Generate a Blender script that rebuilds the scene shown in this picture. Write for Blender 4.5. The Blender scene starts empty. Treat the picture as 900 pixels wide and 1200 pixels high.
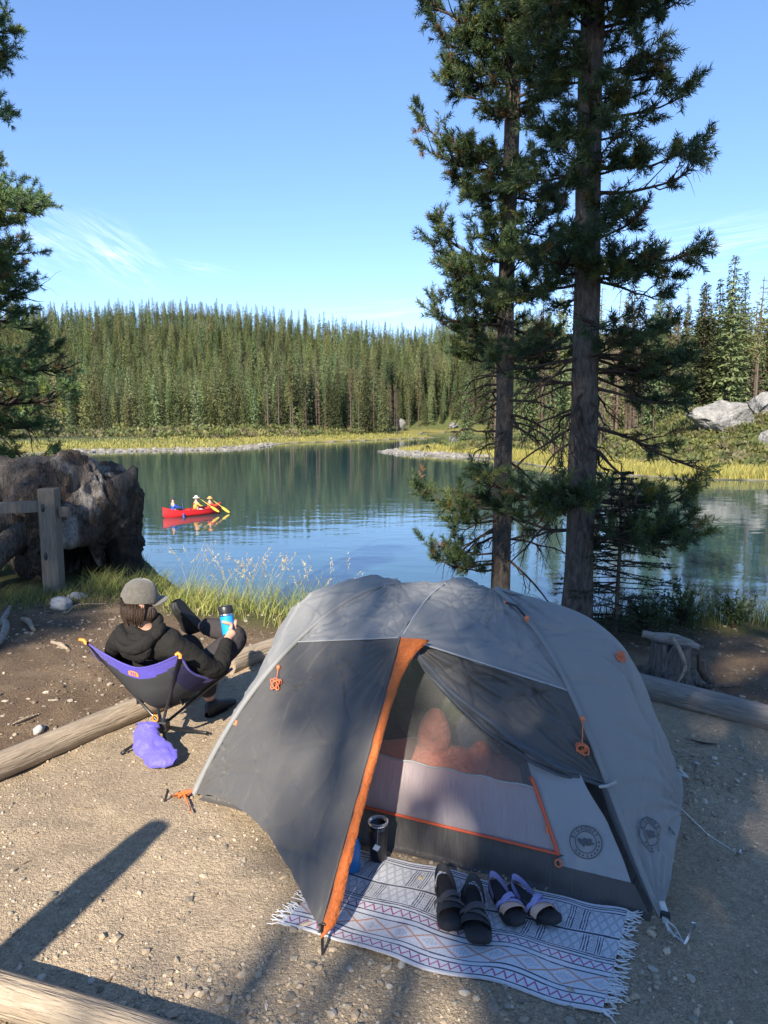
import bpy, math, random
import numpy as np
from mathutils import Vector, Matrix, Euler
PI = math.pi
RAD = math.radians
scene = bpy.context.scene
COL = scene.collection

# ---------------------------------------------------------------- camera geometry (metres; camera over the origin, looking along +Y)
FPX, PITCH, EYE = 866.0, RAD(7.56), 1.85
CP, SP = math.cos(PITCH), math.sin(PITCH)
WATER = -3.15

def ray(px, py):
    x, y = (px - 450) / FPX, (py - 600) / FPX
    return np.array((x, CP - y * SP, -SP - y * CP))

def at_z(px, py, z=0.0):
    r = ray(px, py); t = (z - EYE) / r[2]
    return np.array((r[0] * t, r[1] * t, z))

def at_y(px, py, Y):
    r = ray(px, py); t = Y / r[1]
    return np.array((r[0] * t, Y, EYE + r[2] * t))

# ---------------------------------------------------------------- noise
def _hash(ix, iy, iz, seed):
    h = (ix * 374761393 + iy * 668265263 + iz * 2147483647 + seed * 974634777) & 0xFFFFFFFF
    h = ((h ^ (h >> 13)) * 1274126177) & 0xFFFFFFFF
    h = ((h ^ (h >> 16)) * 2246822519) & 0xFFFFFFFF
    return ((h ^ (h >> 15)) & 0xFFFFFF) / float(0xFFFFFF)

def vnoise(P, seed=0):
    P = np.asarray(P, float)
    i = np.floor(P).astype(np.int64); f = P - i
    f = f * f * (3 - 2 * f)
    x, y, z = i[..., 0], i[..., 1], i[..., 2]
    fx, fy, fz = f[..., 0], f[..., 1], f[..., 2]
    def L(a, b, t): return a + (b - a) * t
    c = [[[_hash(x + a, y + b, z + d, seed) for d in (0, 1)] for b in (0, 1)] for a in (0, 1)]
    r = L(L(L(c[0][0][0], c[1][0][0], fx), L(c[0][1][0], c[1][1][0], fx), fy),
          L(L(c[0][0][1], c[1][0][1], fx), L(c[0][1][1], c[1][1][1], fx), fy), fz)
    return r * 2 - 1

def fbm(P, oct=4, seed=0):
    P = np.asarray(P, float); a, s, o = 1.0, 0.0, 0.0
    for k in range(oct):
        o = o + a * vnoise(P * (2 ** k) + 17.3 * k, seed + k); s += a; a *= 0.5
    return o / s

def sstep(a, b, x):
    t = np.clip((x - a) / (b - a), 0, 1); return t * t * (3 - 2 * t)

# ---------------------------------------------------------------- mesh builder
class MB:
    def __init__(s):
        s.v, s.n, s.f, s.c = [], 0, [], []
    def add(s, v, f, m=0, smooth=True, col=None):
        v = np.asarray(v, float).reshape(-1, 3); f = np.atleast_2d(np.asarray(f, np.int64))
        s.v.append(v); s.f.append((f + s.n, m, smooth)); s.n += len(v)
        s.c.append(col if col is not None else np.ones((len(v), 3)))
        return s
    def merge(s, o, M=None):
        off = s.n
        for v in o.v:
            if M is not None:
                A = np.array(M); v = v @ A[:3, :3].T + A[:3, 3]
            s.v.append(v)
        s.c += o.c
        for f, m, sm in o.f: s.f.append((f + off, m, sm))
        s.n += o.n
        return s
    def verts(s): return np.concatenate(s.v) if s.v else np.zeros((0, 3))
    def setverts(s, V):
        s.v = [V]; s.c = [np.concatenate(s.c)]
    def mesh(s, name, mats, color=False, off=(0, 0, 0)):
        me = bpy.data.meshes.new(name)
        V = s.verts() - np.asarray(off, float)
        me.vertices.add(len(V)); me.vertices.foreach_set('co', V.astype(np.float32).ravel())
        nl = sum(f.size for f, _, _ in s.f); nf = sum(len(f) for f, _, _ in s.f)
        me.loops.add(nl); me.polygons.add(nf)
        me.loops.foreach_set('vertex_index', np.concatenate([f.ravel() for f, _, _ in s.f]).astype(np.int32))
        tot = np.concatenate([np.full(len(f), f.shape[1]) for f, _, _ in s.f])
        st = np.concatenate(([0], np.cumsum(tot)[:-1]))
        me.polygons.foreach_set('loop_start', st.astype(np.int32))
        me.polygons.foreach_set('loop_total', tot.astype(np.int32))
        me.polygons.foreach_set('material_index', np.concatenate([np.full(len(f), m) for f, m, _ in s.f]).astype(np.int32))
        me.polygons.foreach_set('use_smooth', np.concatenate([np.full(len(f), sm) for f, _, sm in s.f]))
        me.update(calc_edges=True); me.validate()
        for m in (mats if isinstance(mats, (list, tuple)) else [mats]): me.materials.append(m)
        if color:
            ca = me.color_attributes.new('Col', 'FLOAT_COLOR', 'POINT')
            c = np.concatenate(s.c); c4 = np.concatenate([c, np.ones((len(c), 1))], 1)
            ca.data.foreach_set('color', c4.astype(np.float32).ravel())
        return me
    def build(s, name, mats, parent=None, loc=(0, 0, 0), rotz=0, color=False, off=(0, 0, 0)):
        o = bpy.data.objects.new(name, s.mesh(name, mats, color, off)); COL.objects.link(o)
        o.location = loc; o.rotation_euler = (0, 0, rotz)
        if parent is not None: o.parent = parent
        return o

def tag(o, label=None, cat=None, group=None, kind=None):
    if label: o['label'] = label
    if cat: o['category'] = cat
    if group: o['group'] = group
    if kind: o['kind'] = kind
    return o

def thing(name, label, cat, loc=(0, 0, 0), rotz=0, group=None):
    o = bpy.data.objects.new(name, None); COL.objects.link(o)
    o.location = loc; o.rotation_euler = (0, 0, rotz); o.empty_display_size = .1
    return tag(o, label, cat, group)

def single(mb, name, mats, label, cat, loc, group=None, color=False):
    """a one-mesh thing built in world coordinates; its origin is moved to loc"""
    o = mb.build(name, mats, None, loc, 0, color, loc)
    return tag(o, label, cat, group)

def copy_tree(o, parent=None):
    c = o.copy(); COL.objects.link(c); c.parent = parent
    for ch in list(o.children): copy_tree(ch, c)
    return c

def grid_faces(n, m, cu=False, cv=False):
    i = np.arange(n if cu else n - 1); j = np.arange(m if cv else m - 1)
    I, J = np.meshgrid(i, j, indexing='ij'); I2, J2 = (I + 1) % n, (J + 1) % m
    return np.stack([I * m + J, I2 * m + J, I2 * m + J2, I * m + J2], -1).reshape(-1, 4)

def sheet(mb, P, m=0, cu=False, cv=False, smooth=True, col=None):
    n, k = P.shape[:2]
    return mb.add(P.reshape(-1, 3), grid_faces(n, k, cu, cv), m, smooth, col)

def frames(pts):
    pts = np.asarray(pts, float)
    T = np.gradient(pts, axis=0); T /= np.linalg.norm(T, axis=1)[:, None] + 1e-12
    up = np.array((0, 0, 1.0))
    if abs(T[0] @ up) > .9: up = np.array((0, 1.0, 0))
    N = np.zeros_like(T)
    n = up - T[0] * (up @ T[0])
    for i, t in enumerate(T):
        n = n - t * (n @ t); n /= np.linalg.norm(n) + 1e-12; N[i] = n
    return T, N, np.cross(T, N)

def tube(mb, pts, r, sides=8, m=0, caps=True, flat=1.0):
    pts = np.asarray(pts, float); k = len(pts)
    r = np.broadcast_to(np.asarray(r, float), (k,))
    T, N, B = frames(pts)
    a = np.linspace(0, 2 * PI, sides, endpoint=False)
    P = pts[:, None] + r[:, None, None] * (np.cos(a)[None, :, None] * N[:, None] * flat + np.sin(a)[None, :, None] * B[:, None])
    base = mb.n
    sheet(mb, P, m, False, True)
    if caps:
        mb.f.append((np.array([[base + i for i in range(sides)][::-1]]), m, False))
        mb.f.append((np.array([[base + (k - 1) * sides + i for i in range(sides)]]), m, False))
    return mb

def box(mb, c, s, M=None, m=0, bev=0.0):
    c = np.asarray(c, float); h = np.asarray(s, float) / 2
    b = min(bev, h.min() * .9)
    if b <= 0:
        v = np.array([(x, y, z) for z in (-1, 1) for y in (-1, 1) for x in (-1, 1)], float) * h
        f = [(0, 2, 3, 1), (4, 5, 7, 6), (0, 1, 5, 4), (2, 6, 7, 3), (0, 4, 6, 2), (1, 3, 7, 5)]
        if M is not None: v = v @ np.array(M)[:3, :3].T
        return mb.add(v + c, f, m, False)
    bm = __import__('bmesh').new()
    import bmesh
    bmesh.ops.create_cube(bm, size=1)
    for vv in bm.verts: vv.co = Vector((vv.co.x * s[0], vv.co.y * s[1], vv.co.z * s[2]))
    bmesh.ops.bevel(bm, geom=list(bm.edges), offset=b, segments=2, affect='EDGES', profile=.6)
    bm.verts.index_update()
    V = np.array([vv.co[:] for vv in bm.verts])
    if M is not None: V = V @ np.array(M)[:3, :3].T
    first = True; base = mb.n
    mb.v.append(V + c); mb.c.append(np.ones((len(V), 3))); mb.n += len(V)
    for ff in bm.faces: mb.f.append((np.array([[base + vv.index for vv in ff.verts]]), m, False))
    bm.free()
    return mb

def ellipsoid(mb, c, r, M=None, m=0, nu=12, nv=8, noise=0, seed=0):
    th = np.linspace(0, PI, nv + 1); ph = np.linspace(0, 2 * PI, nu, endpoint=False)
    P = np.stack([np.sin(th)[:, None] * np.cos(ph), np.sin(th)[:, None] * np.sin(ph), np.cos(th)[:, None] * np.ones(nu)], -1)
    if noise: P = P * (1 + noise * fbm(P * 1.7 + seed * 7.1, 3, seed))[..., None]
    P = P * np.asarray(r, float)
    if M is not None: P = P @ np.array(M)[:3, :3].T
    return sheet(mb, P + np.asarray(c, float), m, False, True)

def lathe(mb, prof, c=(0, 0, 0), segs=20, m=0, M=None):
    prof = np.asarray(prof, float); a = np.linspace(0, 2 * PI, segs, endpoint=False)
    P = np.stack([prof[:, 0][:, None] * np.cos(a), prof[:, 0][:, None] * np.sin(a), np.repeat(prof[:, 1][:, None], segs, 1)], -1)
    if M is not None: P = P @ np.array(M)[:3, :3].T
    return sheet(mb, P + np.asarray(c, float), m, False, True)

def spline(pts, n):
    """Catmull-Rom through pts, n samples"""
    P = np.asarray(pts, float); k = len(P)
    Q = np.vstack([2 * P[0] - P[1], P, 2 * P[-1] - P[-2]])
    t = np.linspace(0, k - 1 - 1e-9, n); i = t.astype(int); f = (t - i)[:, None]
    a, b, c, d = Q[i], Q[i + 1], Q[i + 2], Q[i + 3]
    return .5 * (2 * b + (c - a) * f + (2 * a - 5 * b + 4 * c - d) * f ** 2 + (3 * b - a - 3 * c + d) * f ** 3)

def text_mesh(txt, size=1.0, bold=False):
    cu = bpy.data.curves.new('lettering', 'FONT'); cu.body = txt; cu.size = size; cu.align_x = 'CENTER'; cu.align_y = 'CENTER'
    if bold: cu.offset = size * .02
    cu.resolution_u = 3
    o = bpy.data.objects.new('lettering', cu); COL.objects.link(o)
    dg = bpy.context.evaluated_depsgraph_get(); me = bpy.data.meshes.new_from_object(o.evaluated_get(dg))
    V = np.array([v.co[:] for v in me.vertices]).reshape(-1, 3); Fs = [list(p.vertices) for p in me.polygons]
    bpy.data.objects.remove(o); bpy.data.meshes.remove(me); bpy.data.curves.remove(cu)
    return V, Fs

def skin(joints, edges, radii, root=0, sub=2):
    """a continuous body: joints (n,3), edges, radius per joint -> MB of the grown, smoothed surface"""
    me = bpy.data.meshes.new('skeleton'); me.from_pydata([tuple(map(float, j)) for j in joints], edges, [])
    o = bpy.data.objects.new('skeleton', me); COL.objects.link(o)
    md = o.modifiers.new('s', 'SKIN'); md.use_smooth_shade = True
    for i, sv in enumerate(me.skin_vertices[0].data):
        r = radii[i]; sv.radius = (r, r) if not isinstance(r, (tuple, list)) else r
        sv.use_root = (i == root)
    if sub:
        ss = o.modifiers.new('d', 'SUBSURF'); ss.levels = sub; ss.render_levels = sub
    dg = bpy.context.evaluated_depsgraph_get(); dg.update()
    ev = bpy.data.meshes.new_from_object(o.evaluated_get(dg))
    mb = MB(); V = np.array([v.co[:] for v in ev.vertices])
    q = [list(p.vertices) for p in ev.polygons]
    mb.v.append(V); mb.c.append(np.ones((len(V), 3))); mb.n = len(V)
    for k in sorted(set(len(x) for x in q)): mb.f.append((np.array([x for x in q if len(x) == k]), 0, True))
    bpy.data.objects.remove(o); bpy.data.meshes.remove(me); bpy.data.meshes.remove(ev)
    return mb

# ---------------------------------------------------------------- materials
class NT:
    def __init__(s, name):
        s.m = bpy.data.materials.new(name); s.m.use_nodes = True
        s.t = s.m.node_tree; s.N = s.t.nodes; s.L = s.t.links
        s.b = s.N['Principled BSDF']; s.o = s.N['Material Output']
    def node(s, ty, **kw):
        n = s.N.new(ty)
        for k, v in kw.items():
            if k.startswith('i_'): n.inputs[k[2:].replace('_', ' ')].default_value = v
            else: setattr(n, k, v)
        return n
    def link(s, a, b): s.L.new(a, b)

def mat(name, base, rough=.7, noise=None, dark=None, bump=None, attr=False, transl=0, rnd=0, alpha=1, spec=.5, stretch=None, sheen=0, metal=0, fine=None, coat=0, wave=None):
    """noise=(scale, amount): base -> dark mix; bump=[(scale, distance), ...]; attr: multiply by the Col attribute"""
    t = NT(name); b = t.b
    b.inputs['Roughness'].default_value = rough; b.inputs['Specular IOR Level'].default_value = spec; b.inputs['Metallic'].default_value = metal
    if sheen: b.inputs['Sheen Weight'].default_value = sheen; b.inputs['Sheen Roughness'].default_value = .5
    if coat: b.inputs['Coat Weight'].default_value = coat
    tc = t.node('ShaderNodeTexCoord')
    vec = tc.outputs['Object']
    if stretch:
        mp = t.node('ShaderNodeMapping'); mp.inputs['Scale'].default_value = stretch; t.link(vec, mp.inputs['Vector']); vec = mp.outputs['Vector']
    col = None
    rgb = t.node('ShaderNodeRGB'); rgb.outputs[0].default_value = (*base, 1); col = rgb.outputs[0]
    if attr:
        at = t.node('ShaderNodeVertexColor', layer_name='Col')
        mx = t.node('ShaderNodeMix', data_type='RGBA', blend_type='MULTIPLY'); mx.inputs[0].default_value = 1
        t.link(col, mx.inputs[6]); t.link(at.outputs['Color'], mx.inputs[7]); col = mx.outputs[2]
    for spec_ in ([noise] if noise else []) + ([fine] if fine else []):
        sc, am = spec_
        nz = t.node('ShaderNodeTexNoise'); nz.inputs['Scale'].default_value = sc; nz.inputs['Detail'].default_value = 6; nz.inputs['Roughness'].default_value = .62
        t.link(vec, nz.inputs['Vector'])
        mr = t.node('ShaderNodeMapRange'); mr.inputs[1].default_value = .3; mr.inputs[2].default_value = .7; mr.inputs[4].default_value = am
        t.link(nz.outputs['Fac'], mr.inputs[0])
        mx = t.node('ShaderNodeMix', data_type='RGBA')
        t.link(mr.outputs[0], mx.inputs[0]); t.link(col, mx.inputs[6])
        if attr and not dark:
            dk = t.node('ShaderNodeMix', data_type='RGBA', blend_type='MULTIPLY'); dk.inputs[0].default_value = 1; dk.inputs[7].default_value = (.3, .3, .3, 1)
            t.link(col, dk.inputs[6]); t.link(dk.outputs[2], mx.inputs[7])
        else:
            d = dark or tuple(c * .35 for c in base); mx.inputs[7].default_value = (*d, 1)
        col = mx.outputs[2]
    if rnd:
        oi = t.node('ShaderNodeObjectInfo')
        hs = t.node('ShaderNodeHueSaturation')
        a = t.node('ShaderNodeMapRange'); a.inputs[3].default_value = 1 - rnd; a.inputs[4].default_value = 1 + rnd
        t.link(oi.outputs['Random'], a.inputs[0]); t.link(a.outputs[0], hs.inputs['Value'])
        m2 = t.node('ShaderNodeMath', operation='FRACT'); m1 = t.node('ShaderNodeMath', operation='MULTIPLY'); m1.inputs[1].default_value = 7.31
        t.link(oi.outputs['Random'], m1.inputs[0]); t.link(m1.outputs[0], m2.inputs[0])
        h = t.node('ShaderNodeMapRange'); h.inputs[3].default_value = .5 - rnd * .07; h.inputs[4].default_value = .5 + rnd * .05
        t.link(m2.outputs[0], h.inputs[0]); t.link(h.outputs[0], hs.inputs['Hue'])
        t.link(col, hs.inputs['Color']); col = hs.outputs['Color']
    t.link(col, b.inputs['Base Color'])
    prev = None
    for sc, dist in (bump or []):
        bp = t.node('ShaderNodeBump'); bp.inputs['Distance'].default_value = dist; bp.inputs['Strength'].default_value = 1
        nz = t.node('ShaderNodeTexNoise'); nz.inputs['Scale'].default_value = sc; nz.inputs['Detail'].default_value = 5
        t.link(vec, nz.inputs['Vector']); t.link(nz.outputs['Fac'], bp.inputs['Height'])
        if prev: t.link(prev, bp.inputs['Normal'])
        prev = bp.outputs['Normal']
    if prev: t.link(prev, b.inputs['Normal'])
    out = b.outputs[0]
    if transl:
        tr = t.node('ShaderNodeBsdfTranslucent'); t.link(col, tr.inputs['Color'])
        if prev: t.link(prev, tr.inputs['Normal'])
        ms = t.node('ShaderNodeMixShader'); ms.inputs[0].default_value = transl
        t.link(out, ms.inputs[1]); t.link(tr.outputs[0], ms.inputs[2]); out = ms.outputs[0]
    if alpha < 1:
        tp = t.node('ShaderNodeBsdfTransparent'); ms = t.node('ShaderNodeMixShader'); ms.inputs[0].default_value = alpha
        t.link(tp.outputs[0], ms.inputs[1]); t.link(out, ms.inputs[2]); out = ms.outputs[0]
    t.link(out, t.o.inputs['Surface'])
    return t.m

M = {}
M['ground'] = mat('ground_mat', (1, 1, 1), .95, noise=(26, .38), fine=(140, .5), attr=True, bump=[(150, .006), (420, .003)], spec=.2)
def add_chips(m, scales):
    nt = m.node_tree; N = nt.nodes; L = nt.links; b = N['Principled BSDF']
    src = b.inputs['Base Color'].links[0].from_socket; nrm = b.inputs['Normal'].links[0].from_socket
    geo = N.new('ShaderNodeNewGeometry')
    for sc, am, dist in scales:
        vo = N.new('ShaderNodeTexVoronoi'); vo.inputs['Scale'].default_value = sc; vo.inputs['Randomness'].default_value = 1; L.new(geo.outputs['Position'], vo.inputs['Vector'])
        sx = N.new('ShaderNodeSeparateColor'); L.new(vo.outputs['Color'], sx.inputs[0])
        mr = N.new('ShaderNodeMapRange'); mr.inputs[3].default_value = 1 - am; mr.inputs[4].default_value = 1 + am; L.new(sx.outputs[0], mr.inputs[0])
        mx = N.new('ShaderNodeMix'); mx.data_type = 'RGBA'; mx.blend_type = 'MULTIPLY'; mx.inputs[0].default_value = 1
        L.new(src, mx.inputs[6]); L.new(mr.outputs[0], mx.inputs[7]); src = mx.outputs[2]
        bp = N.new('ShaderNodeBump'); bp.inputs['Distance'].default_value = dist; bp.invert = True; L.new(vo.outputs['Distance'], bp.inputs['Height']); L.new(nrm, bp.inputs['Normal']); nrm = bp.outputs['Normal']
    L.new(src, b.inputs['Base Color']); L.new(nrm, b.inputs['Normal'])
add_chips(M['ground'], ((75, .10, .004), (210, .20, .003)))
M['stone'] = mat('pebble_mat', (1, 1, 1), .85, attr=True, noise=(40, .4), bump=[(120, .003)], spec=.3)
M['spruce'] = mat('spruce_needles', (.116, .146, .064), .75, rnd=.62, transl=.18, spec=.2)
M['pinefar'] = mat('pine_needles_far', (.145, .15, .058), .75, rnd=.5, transl=.18, spec=.2)
M['deadtree'] = mat('dead_twigs', (.19, .135, .105), .9, rnd=.4, spec=.1)
M['trunkfar'] = mat('far_bark', (.10, .078, .062), .95, rnd=.3, spec=.1)
M['forest'] = mat('forest_needles', (1, 1, 1), .75, attr=True, transl=.15, spec=.15)
M['needle'] = mat('pine_needles', (1, 1, 1), .55, attr=True, transl=.22, spec=.35)
M['bark'] = mat('pine_bark', (.18, .152, .128), .95, noise=(11, .9), dark=(.04, .034, .03), stretch=(3, 3, 1), bump=[(14, .03), (50, .012)], spec=.15)
M['twig'] = mat('pine_twig', (.075, .055, .042), .95, noise=(12, .6), bump=[(60, .004)], spec=.15)
M['grass'] = mat('grass_blades', (1, 1, 1), .6, attr=True, transl=.35, spec=.3)
M['weather'] = mat('weathered_wood', (.50, .41, .30), .85, noise=(2.6, .75), dark=(.22, .17, .12), fine=(9, .75), stretch=(1.0, 11, 11), bump=[(3, .02), (10, .01)], spec=.2)
M['greywood'] = mat('grey_wood', (.40, .365, .32), .85, noise=(2.6, .65), dark=(.15, .13, .11), fine=(9, .75), stretch=(1.0, 11, 11), bump=[(3, .02), (10, .01)], spec=.2)
M['post'] = mat('post_wood', (.25, .21, .165), .85, noise=(4, .65), dark=(.10, .08, .06), stretch=(12, 12, 1.6), bump=[(8, .010), (30, .004)], spec=.2)
M['rock'] = mat('grey_rock', (.40, .385, .36), .9, noise=(.7, .9), dark=(.10, .10, .095), fine=(4, .6), bump=[(1.2, .35), (6, .1)], spec=.2)

# ---------------------------------------------------------------- ground
def wpt(px, py): return at_z(px, py, WATER)[:2]
FAR = [(-420, 40), (-300, 95)] + [tuple(wpt(*p)) for p in (
    (-160, 541), (50, 532), (100, 530), (200, 528), (270, 527), (300, 524), (340, 519.5), (420, 517), (513, 513), (492, 510), (497, 507),
    (560, 506), (640, 505.5), (700, 506), (660, 511), (580, 518.5), (520, 523), (480, 526), (452, 529.5), (470, 532), (520, 534), (570, 537.5),
    (640, 548), (720, 556.5), (800, 562), (900, 564), (1010, 566), (1100, 580))] + [(48, 42), (46, 25), (60, 8), (120, -5), (500, -30), (1400, 0), (1400, 1500), (-1400, 1500), (-1400, 40)]
FAR = np.array(FAR, float)

def sdf_far(X, Y):
    """signed distance to the far land's outline, + on land"""
    X = np.asarray(X, float); Y = np.asarray(Y, float)
    d = np.full(X.shape, 1e9); inside = np.zeros(X.shape, bool)
    n = len(FAR)
    for i in range(n):
        ax, ay = FAR[i]; bx, by = FAR[(i + 1) % n]
        ex, ey = bx - ax, by - ay; L2 = ex * ex + ey * ey + 1e-9
        t = np.clip(((X - ax) * ex + (Y - ay) * ey) / L2, 0, 1)
        d = np.minimum(d, np.hypot(X - ax - t * ex, Y - ay - t * ey))
        c = ((ay > Y) != (by > Y)) & (X < (bx - ax) * (Y - ay) / (by - ay + 1e-12) + ax)
        inside ^= c
    return np.where(inside, d, -d)

CRX = np.array([-60, -12, -6, -4, -3.0, -2.3, -1.9, -1.2, 0, 1.5, 3, 6, 20, 60.])
CRY = np.array([12, 12, 11, 10.0, 8.9, 7.5, 6.8, 6.6, 6.6, 6.5, 6.6, 6.3, 6.0, 6.])
MOUND = (39.0, 84.0)
def height(X, Y):
    X = np.asarray(X, float); Y = np.asarray(Y, float)
    P = np.stack([X, Y, np.zeros_like(X)], -1)
    # campsite terrace and its bank down to the lake
    e = Y - np.interp(X, CRX, CRY) - .25 * vnoise(P * .9, 5)
    near = np.where(e < 0, 0, -.80 * (np.sqrt(e * e + .12) - .346))
    near = np.maximum(near, -5.0)
    amp = 1 - sstep(10, 30, np.hypot(X, Y))
    near = near + amp * (.018 * fbm(P * 2.2, 3, 3) + .007 * vnoise(P * 9, 8))
    # soft rise of duff outside the left log, and left rear
    dl = (X + 2.0) * 1.93 - (Y - 3.64) * 1.13; dl = -dl / 2.236
    near = near + .10 * sstep(.1, .9, dl) * (e < 1)
    # far land
    d = sdf_far(X, Y)
    far = np.where(d < 0, np.maximum(d * .10, -2.0), .45 * (1 - np.exp(-np.maximum(d, 0) / 3.0)) + .004 * np.maximum(d, 0))
    left = 1 - sstep(14, 46, X - (Y - 150) * .08)
    slope = .178 + .062 * (1 - sstep(-80, 35, X))
    hill = 1.22 * slope * 24 * np.log1p(np.exp(np.clip((Y - 206 - 10 * fbm(P * .02, 2, 9)) / 24, -8, 8)))
    hill = np.minimum(hill, 47 * (slope / .26)) * sstep(3, 30, d)
    right = .07 * np.maximum(d - 6, 0) * sstep(10, 40, X)
    mo = 3.6 * np.exp(-(((X - MOUND[0]) / 10.5) ** 2 + ((Y - MOUND[1]) / 11.0) ** 2)) * sstep(3, 14, d)
    far = WATER + far + np.where(d > 0, hill + np.minimum(right, 9) + mo, 0)
    far = far + np.where(d > 0, .25 * fbm(P * .25, 3, 4) * sstep(0, 8, d), 0)
    return np.where(Y < 30, np.maximum(near, np.where(d > 0, far, -5)), far)

def gz(x, y): return float(height(np.array([x]), np.array([y]))[0])

def axis(lo, hi, d0, a, b, g):
    m = list(np.arange(lo, hi + 1e-6, d0)); s = d0; x = hi; up = []
    while x < b: s *= g; x += s; up.append(x)
    s = d0; x = lo; dn = []
    while x > a: s *= g; x -= s; dn.append(x)
    return np.array(dn[::-1] + m + up)

gx = axis(-3.6, 3.4, .035, -1300, 1300, 1.032)
gy = axis(1.6, 7.2, .035, -60, 1400, 1.021)
GX, GY = np.meshgrid(gx, gy, indexing='ij')
GZ = height(GX, GY)
P3 = np.stack([GX, GY, GZ], -1)
def mixc(a, b, t): return a + (np.asarray(b) - a) * t[..., None]
SITE_LOG = (np.array((-2.0, 3.64)), np.array((-.866, 5.57)))   # left log line
def side_left(X, Y):   # + outside the left border log
    return -(((X + 2.0) * 1.93 - (Y - 3.64) * 1.13) / 2.236)
def side_right(X, Y):  # + beyond the right border log
    return ((X - 1.726) * .54 + (Y - 4.7) * .54) / .764
n1 = fbm(P3 * np.array((1.3, 1.3, 0)), 4, 21); n2 = fbm(P3 * np.array((.35, .35, 0)), 3, 22); n3 = vnoise(P3 * np.array((7, 7, 0)), 23)
gc = np.ones(GX.shape + (3,)) * np.array((.63, .49, .335))
gc = mixc(gc, (.50, .385, .25), np.clip(.45 + 1.1 * n1, 0, 1) * .75); gc = mixc(gc, (.42, .33, .23), np.clip(1.6 * n2, 0, 1) * .5)
gc = mixc(gc, (.74, .58, .40), np.clip(n3, 0, 1) * .3)
duff = np.maximum(sstep(-.02, .14, side_left(GX, GY) + .05 * n1), sstep(.0, .15, side_right(GX, GY) + .05 * n1))
duff = np.maximum(duff, sstep(5.3, 5.7, GY + .1 * n1))
duff = np.maximum(duff, 1 - sstep(1.75, 2.0, GY + .24 * GX * 1 + .1))
gc = mixc(gc, np.array((.20, .138, .088)), duff)
gc = mixc(gc, (.36, .26, .16), duff * np.clip(n3 * .8 + n1, 0, 1) * .8)
gr = sstep(0, .5, GY - np.interp(GX, CRX, CRY) + .75 + .4 * n1)
gr = np.maximum(gr, sstep(6.2, 6.9, GY + .5 * n1) * (GX < -2.6) * sstep(2.7, 3.3, -GX))
gc = mixc(gc, (.10, .115, .035), gr * .85)
dF = sdf_far(GX, GY)
land = (dF > 0) & (GY > 24)
farc = np.ones(GX.shape + (3,)) * np.array((.30, .27, .075))
farc = mixc(farc, (.40, .33, .085), np.clip(n2 + .3, 0, 1))
farc = mixc(farc, (.13, .15, .05), np.where(GX > 2, sstep(4.5, 8, dF + 2 * n1), sstep(9, 17, dF + 4 * n1)))
farc = mixc(farc, (.085, .095, .042), sstep(20, 40, dF) * (1 - .6 * np.exp(-(((GX - MOUND[0]) / 14) ** 2 + ((GY - MOUND[1]) / 13) ** 2))))
farc = mixc(farc, (.34, .31, .27), 1 - sstep(.2, 1.4, dF + 1.0 * n1))
gc = np.where(land[..., None], farc, gc)
deep = (GZ < WATER + .05)
gc = np.where(deep[..., None], np.array((.06, .07, .05)), gc)
g = MB(); sheet(g, P3, 0, col=gc.reshape(-1, 3))
ground = g.build('ground', M['ground'], color=True); tag(ground, 'dirt campsite ground with bank and far shore land', None, kind='structure')
del ground['label']

# ---------------------------------------------------------------- lake
t = NT('lake_water_mat'); b = t.b
b.inputs['Base Color'].default_value = (.026, .064, .068, 1); b.inputs['Roughness'].default_value = .035; b.inputs['IOR'].default_value = 1.45
ge = t.node('ShaderNodeNewGeometry')
mp = t.node('ShaderNodeMapping'); mp.inputs['Scale'].default_value = (.55, 1.0, 1); mp.inputs['Rotation'].default_value = (0, 0, RAD(-12)); t.link(ge.outputs['Position'], mp.inputs['Vector'])
prev = None
for sc, dist, det in ((.9, .011, 2), (3.2, .0026, 3)):
    nz = t.node('ShaderNodeTexNoise'); nz.inputs['Scale'].default_value = sc; nz.inputs['Detail'].default_value = det; nz.inputs['Roughness'].default_value = .45
    t.link(mp.outputs[0], nz.inputs['Vector'])
    bp = t.node('ShaderNodeBump'); bp.inputs['Distance'].default_value = dist; bp.inputs['Strength'].default_value = 1
    t.link(nz.outputs['Fac'], bp.inputs['Height'])
    if prev: t.link(prev, bp.inputs['Normal'])
    prev = bp.outputs['Normal']
t.link(prev, b.inputs['Normal'])
M['water'] = t.m
w = MB(); w.add([(-700, 6, WATER), (400, 6, WATER), (400, 420, WATER), (-700, 420, WATER)], [(0, 1, 2, 3)], 0, False)
lake = w.build('lake_water', M['water']); tag(lake, kind='structure')

# ---------------------------------------------------------------- camera, sun, sky
cam = bpy.data.cameras.new('camera'); co = bpy.data.objects.new('camera', cam); COL.objects.link(co)
cam.sensor_fit = 'VERTICAL'; cam.sensor_height = 24; cam.lens = 24 * FPX / 1200; cam.clip_start = .05; cam.clip_end = 4000
co.location = (0, 0, EYE); co.rotation_euler = (PI / 2 - PITCH, 0, 0)
scene.camera = co
SUN_AZ, SUN_EL = RAD(17.0), RAD(32.0)     # heading of the light, height of the sun
sun = bpy.data.lights.new('sun', 'SUN'); so = bpy.data.objects.new('sun', sun); COL.objects.link(so)
SD = Vector((math.sin(SUN_AZ) * math.cos(SUN_EL), math.cos(SUN_AZ) * math.cos(SUN_EL), -math.sin(SUN_EL)))
so.rotation_euler = SD.to_track_quat('-Z', 'Y').to_euler(); so.location = (-6, -12, 15)
sun.energy = 4.1; sun.angle = RAD(.53); sun.color = (1, .90, .76)

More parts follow.
